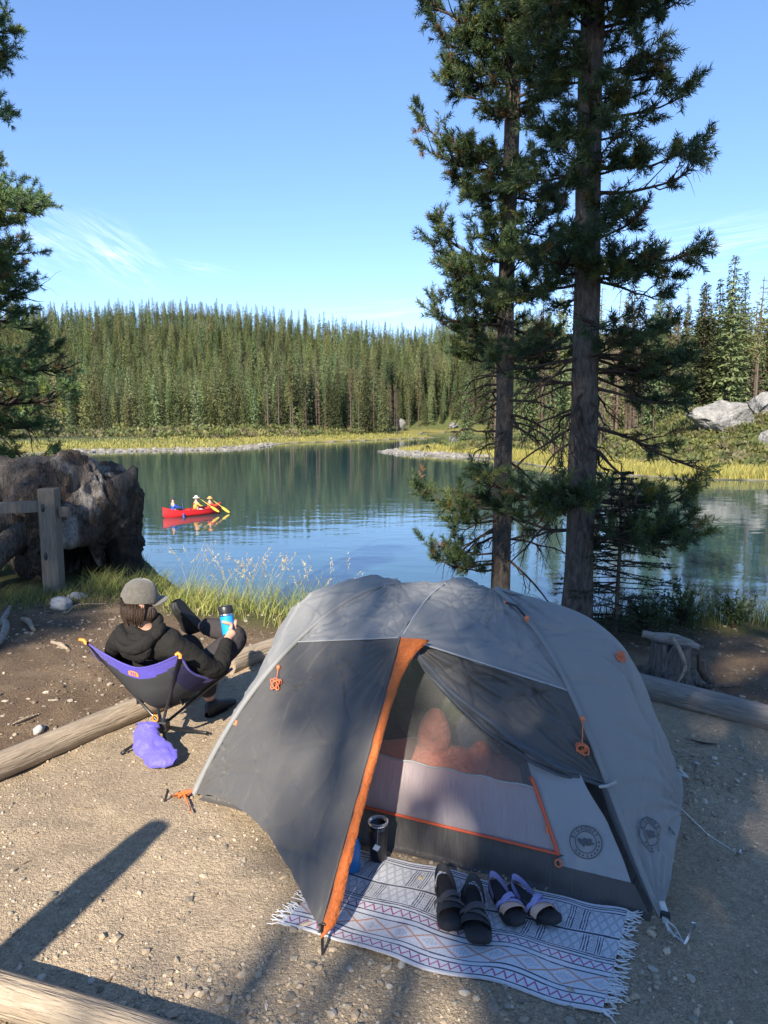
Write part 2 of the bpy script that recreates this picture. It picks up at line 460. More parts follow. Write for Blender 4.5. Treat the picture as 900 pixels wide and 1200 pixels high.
wd = bpy.data.worlds.new('World'); scene.world = wd; wd.use_nodes = True
wt = wd.node_tree; bg = wt.nodes['Background']
sky = wt.nodes.new('ShaderNodeTexSky'); sky.sky_type = 'NISHITA'; sky.sun_disc = False
sky.sun_elevation = SUN_EL; sky.sun_rotation = RAD(180 + 17); sky.altitude = 2600; sky.air_density = .8; sky.dust_density = .0; sky.ozone_density = 2.2
hs = wt.nodes.new('ShaderNodeHueSaturation'); hs.inputs['Saturation'].default_value = 1.22
tn = wt.nodes.new('ShaderNodeMix'); tn.data_type = 'RGBA'; tn.blend_type = 'MULTIPLY'; tn.inputs[0].default_value = 1; tn.inputs[7].default_value = (.135, .128, .133, 1)
gm = wt.nodes.new('ShaderNodeGamma'); gm.inputs['Gamma'].default_value = .76
up = wt.nodes.new('ShaderNodeMix'); up.data_type = 'RGBA'; up.blend_type = 'MULTIPLY'; up.inputs[0].default_value = 1; up.inputs[7].default_value = (5.6, 5.6, 5.6, 1)
wt.links.new(sky.outputs[0], tn.inputs[6]); wt.links.new(tn.outputs[2], gm.inputs['Color']); wt.links.new(gm.outputs[0], up.inputs[6]); wt.links.new(up.outputs[2], hs.inputs['Color'])
# a few wisps of cirrus low in the sky
tc = wt.nodes.new('ShaderNodeTexCoord')
def wmath(op, a, b=None, v=None):
    n = wt.nodes.new('ShaderNodeMath'); n.operation = op
    wt.links.new(a, n.inputs[0])
    if b is not None: wt.links.new(b, n.inputs[1])
    if v is not None: n.inputs[1].default_value = v
    return n.outputs[0]
def wisp(px, py, rad, rot, amp, strx=1.2, stry=5.5):
    d = Vector(ray(px, py)).normalized()
    mpn = wt.nodes.new('ShaderNodeMapping'); mpn.inputs['Location'].default_value = d
    sub = wt.nodes.new('ShaderNodeVectorMath'); sub.operation = 'SUBTRACT'; sub.inputs[1].default_value = d
    wt.links.new(tc.outputs['Generated'], sub.inputs[0])
    m1 = wt.nodes.new('ShaderNodeMapping'); m1.inputs['Rotation'].default_value = (0, rot, 0); m1.inputs['Scale'].default_value = (1 / rad[0], 1 / rad[0], 1 / rad[1])
    m1.vector_type = 'TEXTURE' if False else 'POINT'
    rt = wt.nodes.new('ShaderNodeVectorRotate'); rt.rotation_type = 'AXIS_ANGLE'; rt.inputs['Axis'].default_value = d; rt.inputs['Angle'].default_value = rot
    wt.links.new(sub.outputs[0], rt.inputs['Vector'])
    m1.inputs['Rotation'].default_value = (0, 0, 0); wt.links.new(rt.outputs[0], m1.inputs['Vector'])
    ln = wt.nodes.new('ShaderNodeVectorMath'); ln.operation = 'LENGTH'; wt.links.new(m1.outputs[0], ln.inputs[0])
    fall = wmath('SUBTRACT', ln.outputs['Value'], v=1.0); fall = wmath('MULTIPLY', fall, v=-1.0); fall = wmath('MAXIMUM', fall, v=0.0); fall = wmath('POWER', fall, v=1.1)
    m2 = wt.nodes.new('ShaderNodeMapping'); m2.inputs['Scale'].default_value = (strx, strx, stry); wt.links.new(m1.outputs[0], m2.inputs['Vector'])
    nz = wt.nodes.new('ShaderNodeTexNoise'); nz.inputs['Scale'].default_value = 1.1; nz.inputs['Detail'].default_value = 7; nz.inputs['Roughness'].default_value = .6; nz.inputs['Distortion'].default_value = .8
    wt.links.new(m2.outputs[0], nz.inputs['Vector'])
    mr = wt.nodes.new('ShaderNodeMapRange'); mr.inputs[1].default_value = .42; mr.inputs[2].default_value = .72; wt.links.new(nz.outputs['Fac'], mr.inputs[0])
    return wmath('MULTIPLY', wmath('MULTIPLY', fall, mr.outputs[0]), v=amp)
wisps = None
for a in ((138, 298, (.075, .040), RAD(-32), .62), (240, 315, (.05, .010), RAD(-10), .35), (850, 285, (.20, .04), RAD(4), .4), (470, 365, (.17, .022), RAD(3), .30), (60, 280, (.10, .05), RAD(-25), .35)):
    o = wisp(*a); wisps = o if wisps is None else wmath('ADD', wisps, o)
wisps = wmath('MINIMUM', wisps, v=.8)
mx = wt.nodes.new('ShaderNodeMix'); mx.data_type = 'RGBA'; mx.inputs[7].default_value = (4.6, 5.0, 5.6, 1)
wt.links.new(wisps, mx.inputs[0]); wt.links.new(hs.outputs[0], mx.inputs[6]); wt.links.new(mx.outputs[2], bg.inputs['Color'])
bg.inputs['Strength'].default_value = .135

vs = scene.view_settings; vs.view_transform = 'Standard'; vs.look = 'None'; vs.exposure = 1.44; vs.gamma = 1; vs.use_curve_mapping = False
scene.display_settings.display_device = 'sRGB'
cy = scene.cycles
cy.use_denoising = True
cy.max_bounces = 8; cy.transparent_max_bounces = 12; cy.sample_clamp_indirect = 6
# ================================================================ trees
rng = np.random.default_rng(7)
def unit(v): return v / (np.linalg.norm(v, axis=-1, keepdims=True) + 1e-12)

def kites(mb, base, axis_, width_dir, L, W, m=0, col=None):
    """many four-sided leaf sprays at once"""
    n = len(base)
    A = unit(axis_); Wd = unit(width_dir - A * np.sum(width_dir * A, -1, keepdims=True))
    L = np.broadcast_to(L, (n,))[:, None]; W = np.broadcast_to(W, (n,))[:, None]
    mid = base + A * L * .42
    V = np.stack([base, mid + Wd * W, base + A * L, mid - Wd * W], 1).reshape(-1, 3)
    c = None if col is None else np.repeat(col, 4, 0)
    mb.add(V, np.arange(4 * n).reshape(-1, 4), m, True, c)

def conifer(seed, kind='spruce', H=20.0, dens=1.0):
    """returns (trunk MB, crown MB) of a conifer about H tall"""
    r = np.random.default_rng(seed)
    tr = MB(); zz = np.linspace(0, H * .985, 9)
    lean = r.normal(0, .012, 2); wob = r.normal(0, .06, (9, 2)) * (zz[:, None] / H)
    cen = np.stack([lean[0] * zz + wob[:, 0], lean[1] * zz + wob[:, 1], zz], 1)
    R0 = H * (.0125 if kind != 'spruce' else .0115)
    tube(tr, cen - [0, 0, 0], R0 * (1 - zz / H * .93) + .01, 6, 0)
    cr = MB()
    if kind == 'spruce': z0, Rm, pw, nb, wh = .05, H * r.uniform(.105, .145), .80, 9 if dens >= 1 else 7, 46
    elif kind == 'pine': z0, Rm, pw, nb, wh = r.uniform(.38, .5), H * r.uniform(.085, .105), .55, 7, int(17 * dens)
    elif kind == 'column': z0, Rm, pw, nb, wh = .20, H * .085, .36, 10, int(34 * dens)
    else: z0, Rm, pw, nb, wh = .16, H * r.uniform(.05, .085), .7, 5, int(20 * dens)
    B, A, W, LL, WW = [], [], [], [], []
    for k in range(wh):
        f = ((k + r.uniform(-.4, .4)) / wh); f = max(f, 0) ** .92; f = min(max(f, 0), .995); z = H * (z0 + (1 - z0) * f)
        rad = Rm * (1 - f) ** pw * r.uniform(.72, 1.18) + .18
        if kind == 'pine': rad *= (.55 + .9 * f if f < .5 else 1.0)
        c = np.array([np.interp(z, zz, cen[:, 0]), np.interp(z, zz, cen[:, 1]), z])
        for a in np.arange(nb) * 2 * PI / nb + r.uniform(0, 6.28) + r.normal(0, .22, nb):
            if r.random() < {'spruce': .08, 'column': .12}.get(kind, .2): continue
            L = rad * r.uniform(.7, 1.12); out = np.array((math.cos(a), math.sin(a), 0))
            drop = {'spruce': r.uniform(.15, .45), 'pine': r.uniform(-.35, .1), 'dead': r.uniform(.0, .5), 'column': r.uniform(-.1, .3)}[kind]
            ns = max(1 if f > .6 else 2, int(L / (.40 if dens >= 1 else .7)))
            for t in (np.arange(ns) + r.uniform(.2, .9)) / ns:
                if kind == 'column' and float(vnoise(np.array([[c[0] + out[0] * L * t, c[1] + out[1] * L * t, z * .8]]) * .85 + seed, 19)[0]) > .06: continue
                p = c + out * L * t * .92 + np.array((0, 0, -drop * L * (t - .55 * t * t)))
                if kind == 'dead':
                    tube(cr, [p - out * L / ns * .6, p + out * L / ns * .5 + r.normal(0, .06, 3)], .016 + .02 * (1 - t), 3, 1, False)
                    for _ in range(3):
                        B.append(p + r.normal(0, .06, 3)); A.append(out * .6 + r.normal(0, .6, 3)); W.append(r.normal(0, 1, 3)); LL.append(r.uniform(.25, .55)); WW.append(r.uniform(.012, .05))
                    continue
                q = (4 if f > .55 else 3) if dens >= 1 else (2 if f > .4 else 1)
                for _ in range(q):
                    sd = r.normal(0, .5, 3); sd[2] -= .25 if kind == 'spruce' else -.25
                    B.append(p + r.normal(0, .09, 3)); A.append(out * .8 + sd); W.append(np.cross(out, (0, 0, 1)) * r.choice((-1, 1)) + r.normal(0, .45, 3))
                    g_ = .4 + .6 * min(1, rad / Rm * 1.3); LL.append(r.uniform(.42, .8) * g_ * (1 if dens >= 1 else 1.5)); WW.append(r.uniform(.07, .16) * g_ * (1 if dens >= 1 else 1.7))
    kites(cr, np.array(B), np.array(A), np.array(W), np.array(LL), np.array(WW), 0)
    return tr, cr

KIND_MATS = {'spruce': 'spruce', 'pine': 'pinefar', 'dead': 'deadtree', 'column': 'pinefar'}
VAR = {}
for kind, n in (('spruce', 6), ('pine', 3), ('dead', 4), ('column', 2)):
    VAR[kind] = []
    for k in range(n):
        tr, cr = conifer(100 + 17 * k + len(kind), kind)
        tm = tr.mesh('trunk', M['trunkfar']); cm = cr.mesh('crown', [M[KIND_MATS[kind]], M['trunkfar']])
        both = MB(); both.merge(tr)
        for f, m, s in cr.f: pass
        b2 = MB(); b2.merge(cr); b2.f = [(f, 0 if m == 0 else 1, s) for f, m, s in cr.f]
        tr2 = MB(); tr2.merge(tr); tr2.f = [(f, 1, s) for f, m, s in tr2.f]
        b2.merge(tr2)
        VAR[kind].append((tm, cm, b2.mesh('conifer', [M[KIND_MATS[kind]], M['trunkfar']])))

TREE_NAME = {'column': 'pine_tree', 'spruce': 'spruce_tree', 'pine': 'pine_tree', 'dead': 'dead_tree'}
def place_tree(kind, x, y, h, label, group, parts=True, var=None, wid=1.0, z=None):
    k = int(rng.integers(len(VAR[kind]))) if var is None else var
    tm, cm, bm_ = VAR[kind][k]
    z = gz(x, y) - .15 if z is None else z
    s = h / 20.0
    if parts:
        o = thing(TREE_NAME[kind], label, 'tree', (x, y, z), float(rng.uniform(0, 6.28)), group)
        for nm, me in (('trunk', tm), ('crown', cm)):
            c = bpy.data.objects.new(nm, me); COL.objects.link(c); c.parent = o
    else:
        o = bpy.data.objects.new(TREE_NAME[kind], bm_); COL.objects.link(o); tag(o, label, 'tree', group)
        o.location = (x, y, z); o.rotation_euler = (0, 0, float(rng.uniform(0, 6.28)))
    o.scale = (s * wid, s * wid, s)
    return o

def px_of(x, y): return 450 + FPX * x / (y * CP + .3)
# ---- right shore: heroes placed where the photo shows them
def tree_at(kind, px, ytop, Y, label, group=None, var=None, wid=1.0):
    top = at_y(px, ytop, Y); z = gz(top[0], Y)
    return place_tree(kind, top[0], Y, top[2] - z + .2, label, group, True, var, wid)
tree_at('spruce', 862, 299, 92, 'tallest green spruce rising behind the grey boulder on the right shore', None, 0, 1.35)
tree_at('spruce', 831, 328, 93, 'broad green spruce just left of the tallest spruce by the boulder', None, 1, 1.5)
tree_at('dead', 893, 322, 98, 'bare grey dead conifer right of the tallest spruce behind the boulder', None, 0, 1.2)
tree_at('spruce', 878, 318, 104, 'thin spruce squeezed between the tallest spruce and the grey dead one', None, 2, .9)
tree_at('spruce', 548, 428, 117, 'lone slim spruce standing on the low point that juts into the lake', None, 3, 1.1)
tree_at('spruce', 578, 440, 112, 'dark bushy spruce on the point beside the left pine trunk', None, 4, 1.2)
tree_at('pine', 893, 350, 88, 'pine with slanting pale trunk at the boulder on the far right', None, 0)
tree_at('pine', 650, 470, 74, 'young yellowish pine at the water seen between the two big pine trunks', None, 1, 1.6)
tree_at('pine', 768, 460, 82, 'young yellow-green pine in front of dead trunks left of the boulder', None, 2, 1.5)
RS_G = {'spruce': 'green spruces in the right shore wood', 'pine': 'pines in the right shore wood', 'dead': 'dead trees in the right shore wood'}
RS_L = {'spruce': 'green spruce in the wood along the right shore, behind the pines', 'pine': 'pine with bare lower trunk in the wood on the right shore', 'dead': 'brown dead conifer with bare twigs in the right shore wood'}
cnt = 0
for _ in range(4000):
    if cnt >= 185: break
    Y = 64 + 105 * rng.random() ** 1.3; px = rng.uniform(572, 1100); x = (px - 450) / FPX * Y
    d = float(sdf_far(np.array([x]), np.array([Y]))[0])
    if d < 11 or (abs(x - MOUND[0] + 1) < 13 and Y < MOUND[1] + 4): continue
    if px > 800 and Y < 96: continue
    u = rng.random(); kind = 'dead' if u < (.5 if px < 815 else .22) else ('pine' if u < .7 else 'spruce')
    ytop = rng.uniform(318, 372) if px > 760 else rng.uniform(325, 400)
    h = (at_y(px, ytop, Y)[2] - gz(x, Y)); h = min(h, rng.uniform(17, 26))
    if h < 8: continue
    place_tree(kind, x, Y, h, RS_L[kind], RS_G[kind], Y < 95, None, rng.uniform(.8, 1.15)); cnt += 1
# ---- the far hillside: front row and those behind as single trees, the rest as one wood
FS_G = 'trees at the front of the forest across the lake'
FS_L = {'spruce': 'dark green spruce in the forest edge across the lake, one of many alike', 'pine': 'yellow-green pine in the forest edge across the lake', 'dead': 'brown dead conifer among the green trees across the lake'}
FS_GG = {'spruce': 'spruces at the front of the forest across the lake', 'pine': 'pines at the front of the forest across the lake', 'dead': 'dead trees in the forest across the lake'}
cand = []
used = []
def ok(x, y, dmin):
    for a, b_ in used[-400:]:
        if abs(a - x) < dmin and abs(b_ - y) < dmin and (a - x) ** 2 + (b_ - y) ** 2 < dmin * dmin: return False
    return True
for _ in range(24000):
    u = rng.random(); Y = 160 + 205 * u; px = rng.uniform(-60, 640); x = (px - 450) / FPX * Y
    cand.append((x, Y))
C = np.array(cand); D = sdf_far(C[:, 0], C[:, 1])
edge = 10 + 4 * vnoise(np.stack([C[:, 0] * .06, C[:, 1] * 0, C[:, 1] * 0], 1), 41)
keep = (D > edge) & ((C[:, 1] > 148 + 7 * vnoise(np.stack([C[:, 0] * .09, C[:, 0] * 0, C[:, 0] * 0], 1), 43)) | (C[:, 0] > 18))
C = C[keep]; D = D[keep]
o_ = np.argsort(D + rng.uniform(0, 3, len(D))); C = C[o_]; D = D[o_]
cell = {}
sel = []
for (x, y), d in zip(C, D):
    dm = 2.5 if d < 45 else 2.75
    k = (int(x // 4), int(y // 4)); good = True
    for i in (-1, 0, 1):
        for j in (-1, 0, 1):
            for (a, b_) in cell.get((k[0] + i, k[1] + j), ()):
                if (a - x) ** 2 + (b_ - y) ** 2 < dm * dm: good = False
    if good: cell.setdefault(k, []).append((x, y)); sel.append((x, y, d))
front = [s for s in sel if -30 < px_of(s[0], s[1]) < 575]
front.sort(key=lambda s: s[2])
indiv, rest = front[:235], front[235:] + [s for s in sel if not (-30 < px_of(s[0], s[1]) < 575)]
for x, y, d in indiv:
    u = rng.random(); pxx = px_of(x, y); pd = .42 if 300 < pxx < 470 else .06
    kind = 'dead' if u < pd else ('pine' if u < pd + .22 else 'spruce')
    h = {'spruce': rng.uniform(10, 20.5), 'pine': rng.uniform(9, 16), 'dead': rng.uniform(9, 16)}[kind]
    if d < 14 and rng.random() < .4: h *= rng.uniform(.35, .7)
    place_tree(kind, x, y, h, FS_L[kind], FS_GG[kind], False, None, rng.uniform(.8, 1.1))
low = []
for k in range(4):
    tr, cr = conifer(500 + k, 'spruce', 20, .6); low.append((tr, cr))
dl_ = [conifer(600 + k, 'dead', 20, .5) for k in range(2)]
fw = MB()
for x, y, d in rest:
    dead = rng.random() < .07
    tr, cr = (dl_[int(rng.integers(2))] if dead else low[int(rng.integers(4))])
    h = rng.uniform(7.5, 14.5); s = h / 20; a = rng.uniform(0, 6.28); c_, s_ = math.cos(a) * s * rng.uniform(.85, 1.15), math.sin(a) * s
    z = gz(x, y) - .2
    Mx = np.array([[c_, -s_, 0, x], [s_, c_, 0, y], [0, 0, s, z], [0, 0, 0, 1]])
    v = rng.uniform(.5, 1.5); g_ = np.array((.116, .146, .063)) * v * np.array((rng.uniform(.85, 1.3), 1, rng.uniform(.8, 1.2)))
    if dead: g_ = np.array((.18, .13, .10)) * v
    t2 = MB(); t2.merge(cr, Mx); t2.c = [np.tile(g_, (len(q), 1)) for q in t2.v]
    t2.f = [(f, 0, sm) for f, m, sm in t2.f]; fw.merge(t2)
forest = fw.build('forest', M['forest'], color=True); tag(forest, 'dense conifer forest covering the hillside across the lake', 'forest', kind='stuff')
print('TREES individual', len(indiv), 'forest', len(rest), 'right', cnt)

# ---- boulders on the right shore
def boulder(c, r, label, seed, rotz=0, squash=None):
    mb = MB(); Mz = Matrix.Rotation(rotz, 3, 'Z')
    ellipsoid(mb, (0, 0, 0), (1, 1, 1), None, 0, 64, 44)
    V = mb.verts(); n = unit(V)
    q = np.abs(vnoise(n * 1.6 + seed, seed)) * .5 + .3 * fbm(n * 3 + seed, 4, seed)
    for k in range(30):    # chopped facets
        rr = np.random.default_rng(seed * 50 + k); dv = unit(rr.normal(0, 1, 3)); lim = rr.uniform(.50, .88)
        dd = V @ dv; V = np.where((dd > lim)[:, None], V - dv * (dd - lim)[:, None], V)
    V = V * (1 + .30 * (q[:, None] - .2) - .10 * np.abs(fbm(n * np.array((2.5, 2.5, 6)) + seed, 3, seed + 2))[:, None]); V = (V * np.array(r)) @ np.array(Mz).T
    mb.setverts(V)
    for i, (f, m, s) in enumerate(mb.f): mb.f[i] = (f, m, False)
    o = mb.build('boulder', M['rock'], loc=c); return tag(o, label, 'boulder')
bp_ = at_y(852, 486, 77); boulder((bp_[0], 77, gz(bp_[0], 77) + .9), (5.0, 2.8, 2.7), 'big pale grey boulder on the green mound at the right edge', 3, .3)
bp_ = at_y(896, 478, 79); boulder((bp_[0], 79.5, gz(bp_[0], 79.5) + 1.0), (2.6, 2.0, 2.3), 'grey boulder at the right edge of the photo, beside the biggest one', 5, 1.2)
bp_ = at_y(900, 528, 70); boulder((bp_[0], 70, gz(bp_[0], 70) + .6), (1.0, 1.0, 1.5), 'narrow grey rock low on the mound at the far right edge', 8, .2)
bp_ = at_y(470, 497, 200); boulder((bp_[0], 200, bp_[2]), (1.9, 1.4, 2.3), 'white rock outcrop at the forest edge across the lake', 11, .2)
bp_ = at_y(532, 499, 205); boulder((bp_[0], 205, bp_[2]), (2.6, 1.6, 1.2), 'low white rock at the back of the channel across the lake', 12, .9)

# ---- near pines
def needles(mb, p0, p1, n, L, W, colf, r, m=0, sweep=.75):
    """needle brushes round many shoots at once"""
    k = len(p0); d = unit(p1 - p0)
    u = r.random((k, n)); th = r.uniform(0, 2 * PI, (k, n))
    ref = np.where(np.abs(d[:, 2:3]) < .9, np.array([[0, 0, 1.0]]), np.array([[1.0, 0, 0]]))
    a = unit(np.cross(d, ref)); b_ = np.cross(d, a)
    rad = np.cos(th)[..., None] * a[:, None] + np.sin(th)[..., None] * b_[:, None]
    sw = sweep * (.6 + .8 * u)[..., None]
    dr = unit(rad + d[:, None] * sw + r.normal(0, .15, (k, n, 3)))
    st = p0[:, None] + (p1 - p0)[:, None] * u[..., None]
    Ln = L * r.uniform(.75, 1.2, (k, n))[..., None]
    side = unit(np.cross(dr, r.normal(0, 1, (k, n, 3)))) * W
    V = np.stack([st - side, st + side, st + dr * Ln + side * .35, st + dr * Ln - side * .35], 2).reshape(-1, 3)
    c = np.repeat(np.repeat(colf, n, 0) * r.uniform(.75, 1.25, (k * n, 1)), 4, 0)
    mb.add(V, np.arange(len(V)).reshape(-1, 4), m, True, c)

def near_pine(name, label, base, top, r0, r1, branches, seed, shoot=.165, nl=.050, nw=.0032, nn=64, tint=1.0, dropdead=True):
    """branches: (z, azimuth, length, rise, leafiness, upturn)"""
    r = np.random.default_rng(seed)
    root = thing(name, label, 'tree', tuple(base))
    base = np.array(base, float); top = np.array(top, float)
    zs = np.linspace(0, 1, 26); wob = np.cumsum(r.normal(0, .006, (26, 2)), 0)
    cen = base + (top - base) * zs[:, None]; cen[:, :2] += wob
    rad = r0 + (r1 - r0) * zs; rad[:3] *= (1.35, 1.15, 1.05)
    tmb = MB(); tube(tmb, cen, rad, 20, 0)
    V = tmb.verts(); ax = np.repeat(cen, 20, 0)
    dv = V - ax; V = ax + dv * (1 + .10 * fbm(np.stack([V[:, 0] * 18, V[:, 1] * 18, V[:, 2] * 5], 1), 3, seed))[:, None]
    tmb.setverts(V)
    S0, S1, SC = [], [], []
    wood = MB()
    def axis_at(z):
        f = np.clip((z - base[2]) / (top[2] - base[2]), 0, 1); return np.array([np.interp(f, zs, cen[:, i]) for i in range(3)]), float(np.interp(f, zs, rad))
    for (z, az, L, rise, leaf, up) in branches:
        c, rr = axis_at(z); out = np.array((math.sin(az), math.cos(az), 0)); side = np.array((out[1], -out[0], 0))
        n = 9; tt = np.linspace(0, 1, n); bend = r.normal(0, .12)
        kink = np.cumsum(r.normal(0, .022 if leaf > .2 else .05, (n, 3)), 0) * L
        pts = c + out * (rr * .6 + L * tt)[:, None] + side * (bend * L * tt ** 2)[:, None] + np.array((0, 0, 1)) * (L * (rise * tt - (.35 + .2 * abs(rise)) * tt ** 2 * (1 - up) + up * .35 * tt ** 3))[:, None] + kink * tt[:, None]
        br = max(.006, .013 * L + .006)
        tube(wood, pts, br * (1 - .75 * tt) + .0015, 5, 0, False)
        nt = max(3, int(L * (19 if leaf > .2 else 8)))
        for t in np.sort(r.uniform(.18, 1.0, nt)):
            p = np.array([np.interp(t, tt, pts[:, i]) for i in range(3)]); k = min(int(t * (n - 1)), n - 2); d = unit(pts[k + 1] - pts[k])
            for sgn in (r.choice((-1, 1)),) if t < .95 else (-1, 1):
                l = L * r.uniform(.18, .42) * (1.15 - .55 * t) + .05
                dirn = unit(d * .75 + side * sgn * r.uniform(.5, 1.1) + np.array((0, 0, r.normal(.10 if leaf > .2 else -.45, .3))))
                q = p + dirn * l * np.linspace(0, 1, 4)[:, None] + np.array((0, 0, 1)) * (l * (.32 * up if leaf > .2 else -.35) * np.linspace(0, 1, 4)[:, None] ** 2) + r.normal(0, .012 if leaf > .2 else .035, (4, 3)) * np.linspace(0, 1, 4)[:, None]
                tube(wood, q, np.linspace(br * .5, .0018, 4), 4, 0, False)
                if r.random() < leaf:
                    e = unit(q[3] - q[2]); sl = shoot * r.uniform(.7, 1.25)
                    S0.append(q[3] - e * sl * .55); S1.append(q[3] + e * sl * .45)
                    for _ in range(int(r.integers(1, 4))):
                        e2 = unit(e + r.normal(0, .55, 3)); b0 = q[2] + (q[3] - q[2]) * r.random()
                        S0.append(b0); S1.append(b0 + e2 * sl * .8)
                else:
                    for _ in range(2):
                        b0 = q[1] + (q[3] - q[1]) * r.random(); e2 = unit(dirn + r.normal(0, .7, 3) + np.array((0, 0, -.3)))
                        tube(wood, [b0, b0 + e2 * l * .35, b0 + e2 * l * .6 + np.array((0, 0, -.04))], (.0028, .002, .001), 3, 0, False)
        if leaf > .2:
            e = unit(pts[-1] - pts[-2]); S0.append(pts[-1] - e * shoot * .7); S1.append(pts[-1] + e * shoot * .5)
    cm = MB(); cm.merge(wood)
    if S0:
        S0 = np.array(S0); S1 = np.array(S1)
        pal = np.array([(.052, .088, .036), (.075, .108, .036), (.045, .075, .036), (.15, .165, .045)]) * tint
        col = pal[r.choice(4, len(S0), p=(.4, .3, .2, .1))]
        brown = r.random(len(S0)) < .035; col[brown] = (.16, .095, .04)
        nm = MB(); needles(nm, S0, S1, nn, nl, nw, col, r, 1); cm.merge(nm)
    tmb.build('trunk', M['bark'], root, off=base)
    cm.build('crown', [M['twig'], M['needle']], root, color=True, off=base)
    print(name, 'shoots', len(S0))
    return root

def spread(r, z0, z1, n, L0, L1, leaf, rise=(-.1, .35), up=.7, az=(0, 2 * PI)):
    return [(r.uniform(z0, z1), r.uniform(*az), r.uniform(L0, L1), r.uniform(*rise), leaf, up) for _ in range(n)]
r_ = np.random.default_rng(31)
W_, E_ = -PI / 2, PI / 2   # azimuth: 0 away from the camera, +90 degrees to its right
# right, thicker pine
RB = at_z(683, 722, -.02); RB = np.array((1.60, 5.95, -.05)); RT = at_y(706, -170, 6.1)
br = spread(r_, 2.75, 6.9, 80, .25, .54, .95, (-.3, .25), .6)
br += spread(r_, 2.0, 2.9, 12, .4, .7, .55, (-.25, .2), .6) + spread(r_, 2.9, 6.9, 26, .2, .42, .95, (-.2, .2), .6, (2.3, 4.2))
br += [(2.98, E_ + .1, .70, .12, 1, .4), (2.95, E_ - .3, .6, .1, 1, .5), (2.3, E_ + .15, .6, -.1, 1, .6), (2.15, E_ - .4, .55, -.2, .9, .6), (3.55, E_ + .3, .72, -.1, .35, .9),
       (4.75, E_, .60, .2, 1, .7), (4.4, E_ - .2, .55, .1, 1, .8), (4.1, E_ + .2, .58, .0, 1, .7), (3.75, E_ - .1, .66, -.05, 1, .8), (4.95, E_ - .1, .62, .2, 1, .7)]
br += spread(r_, .9, 2.3, 24, .3, .65, .0, (-.5, .05), .1)
br += spread(r_, .75, 1.35, 7, .45, .8, .95, (-.35, .05), .8)
br += [(1.75, E_ + .2, .85, -.25, .25, .3), (1.15, E_, .72, -.1, 1, .7), (.95, E_ + .3, .62, -.2, 1, .7), (1.2, W_, .75, -.15, 1, .8), (1.0, E_ - .6, .6, .1, 1, .8)]
near_pine('pine_tree', 'thicker of the two tall dark pines behind the tent, right of the pair', RB, RT, .118, .08, br, 5)
# left, slimmer pine
LB = np.array((1.18, 7.3, -.6)); LT = at_y(606, -150, 7.4)
br = spread(r_, 2.6, 7.6, 80, .25, .58, .95, (-.3, .25), .6)
for z_, l_ in ((5.35, .82), (5.2, .7), (4.25, .78), (4.1, .66), (3.3, .62), (3.15, .7), (2.55, .58), (6.0, .7)):
    br.append((z_, W_ + r_.normal(0, .2), l_, .15, 1, .9))
br += spread(r_, 2.2, 3.2, 16, .4, .65, .7, (-.2, .25), .7) + spread(r_, 2.5, 7.4, 40, .2, .45, .95, (-.2, .2), .6, (2.3, 4.4))
br += spread(r_, .3, 2.3, 34, .25, .62, .0, (-.5, .05), .1)
br += [(.95, W_, .62, -.1, 1, .9), (.8, W_ - .5, .55, -.1, 1, .9), (.9, W_ + .5, .5, -.1, 1, .9), (.35, W_ - .1, .62, -.15, 1, .8), (.3, W_ - .5, .45, -.1, 1, .9), (.85, E_, .5, -.1, 1, .8), (.45, W_ + .4, .4, -.1, 1, .9)]
near_pine('pine_tree', 'slimmer of the two tall dark pines behind the tent, left of the pair', LB, LT, .10, .06, br, 6)
# pine leaning in at the left edge, trunk out of frame
TB = np.array((-6.15, 9.6, -.1)); TT = np.array((-6.2, 9.7, 9.5))
br = spread(r_, 1.2, 2.9, 20, .9, 1.9, .75, (-.35, .1), .5, (.5, 2.5))
br += spread(r_, 3.0, 4.75, 23, .9, 1.75, .9, (-.12, .12), .45, (.6, 2.4))
br += spread(r_, 5.0, 5.15, 3, .9, 1.1, .95, (-.1, .1), .5, (1.2, 1.9)) + spread(r_, 5.75, 8.2, 26, 1.0, 1.55, .95, (-.1, .2), .5, (.6, 2.4))
br += spread(r_, .5, 2.6, 22, .8, 1.6, .0, (-.7, -.1), .0, (.5, 2.4))
near_pine('pine_tree', 'pine reaching in from the left edge above the old root log', TB, TT, .17, .06, br, 9, .19, .058, .004, 58, 2.0)
# young spruce behind the tent
def sapling(name, label, c, h, seed):
    r = np.random.default_rng(seed); root = thing(name, label, 'tree', tuple(c)); tm = MB(); cm = MB()
    tube(tm, [(0, 0, 0), (.01, 0, h * .5), (0, .01, h)], (.022, .015, .004), 7, 0)
    S0, S1 = [], []
    for k in range(30):
        f = k / 30; z = h * (.06 + .92 * f); L = .62 * (1 - f) ** .8 + .06
        for a in r.uniform(0, 6.28, 5):
            d = np.array((math.cos(a), math.sin(a), -.15)); p = np.array((0, 0, z)); e = p + d * L + np.array((0, 0, .1 * L))
            tube(cm, [p, e], (.006, .002), 4, 0, False)
            S0.append(p + (e - p) * .25); S1.append(e)
            for s in np.arange(.25, .95, .12):
                b0 = p + (e - p) * s; sd = np.cross(d, (0, 0, 1)) * r.choice((-1, 1)); e2 = b0 + unit(d * .8 + sd * .8) * L * .36 * (1.1 - s)
                S0.append(b0); S1.append(e2)
    S0, S1 = np.array(S0), np.array(S1); col = np.array([(.035, .062, .03)]) * r.uniform(.8, 1.3, (len(S0), 1))
    needles(cm, S0, S1, 26, .02, .0026, col, r, 1, 1.0)
    tm.build('trunk', M['bark'], root); cm.build('crown', [M['twig'], M['needle']], root, color=True)
sapling('spruce_tree', 'small young spruce with drooping boughs behind the tent, left of the stump', (1.95, 6.05, -.05), 1.5, 12)

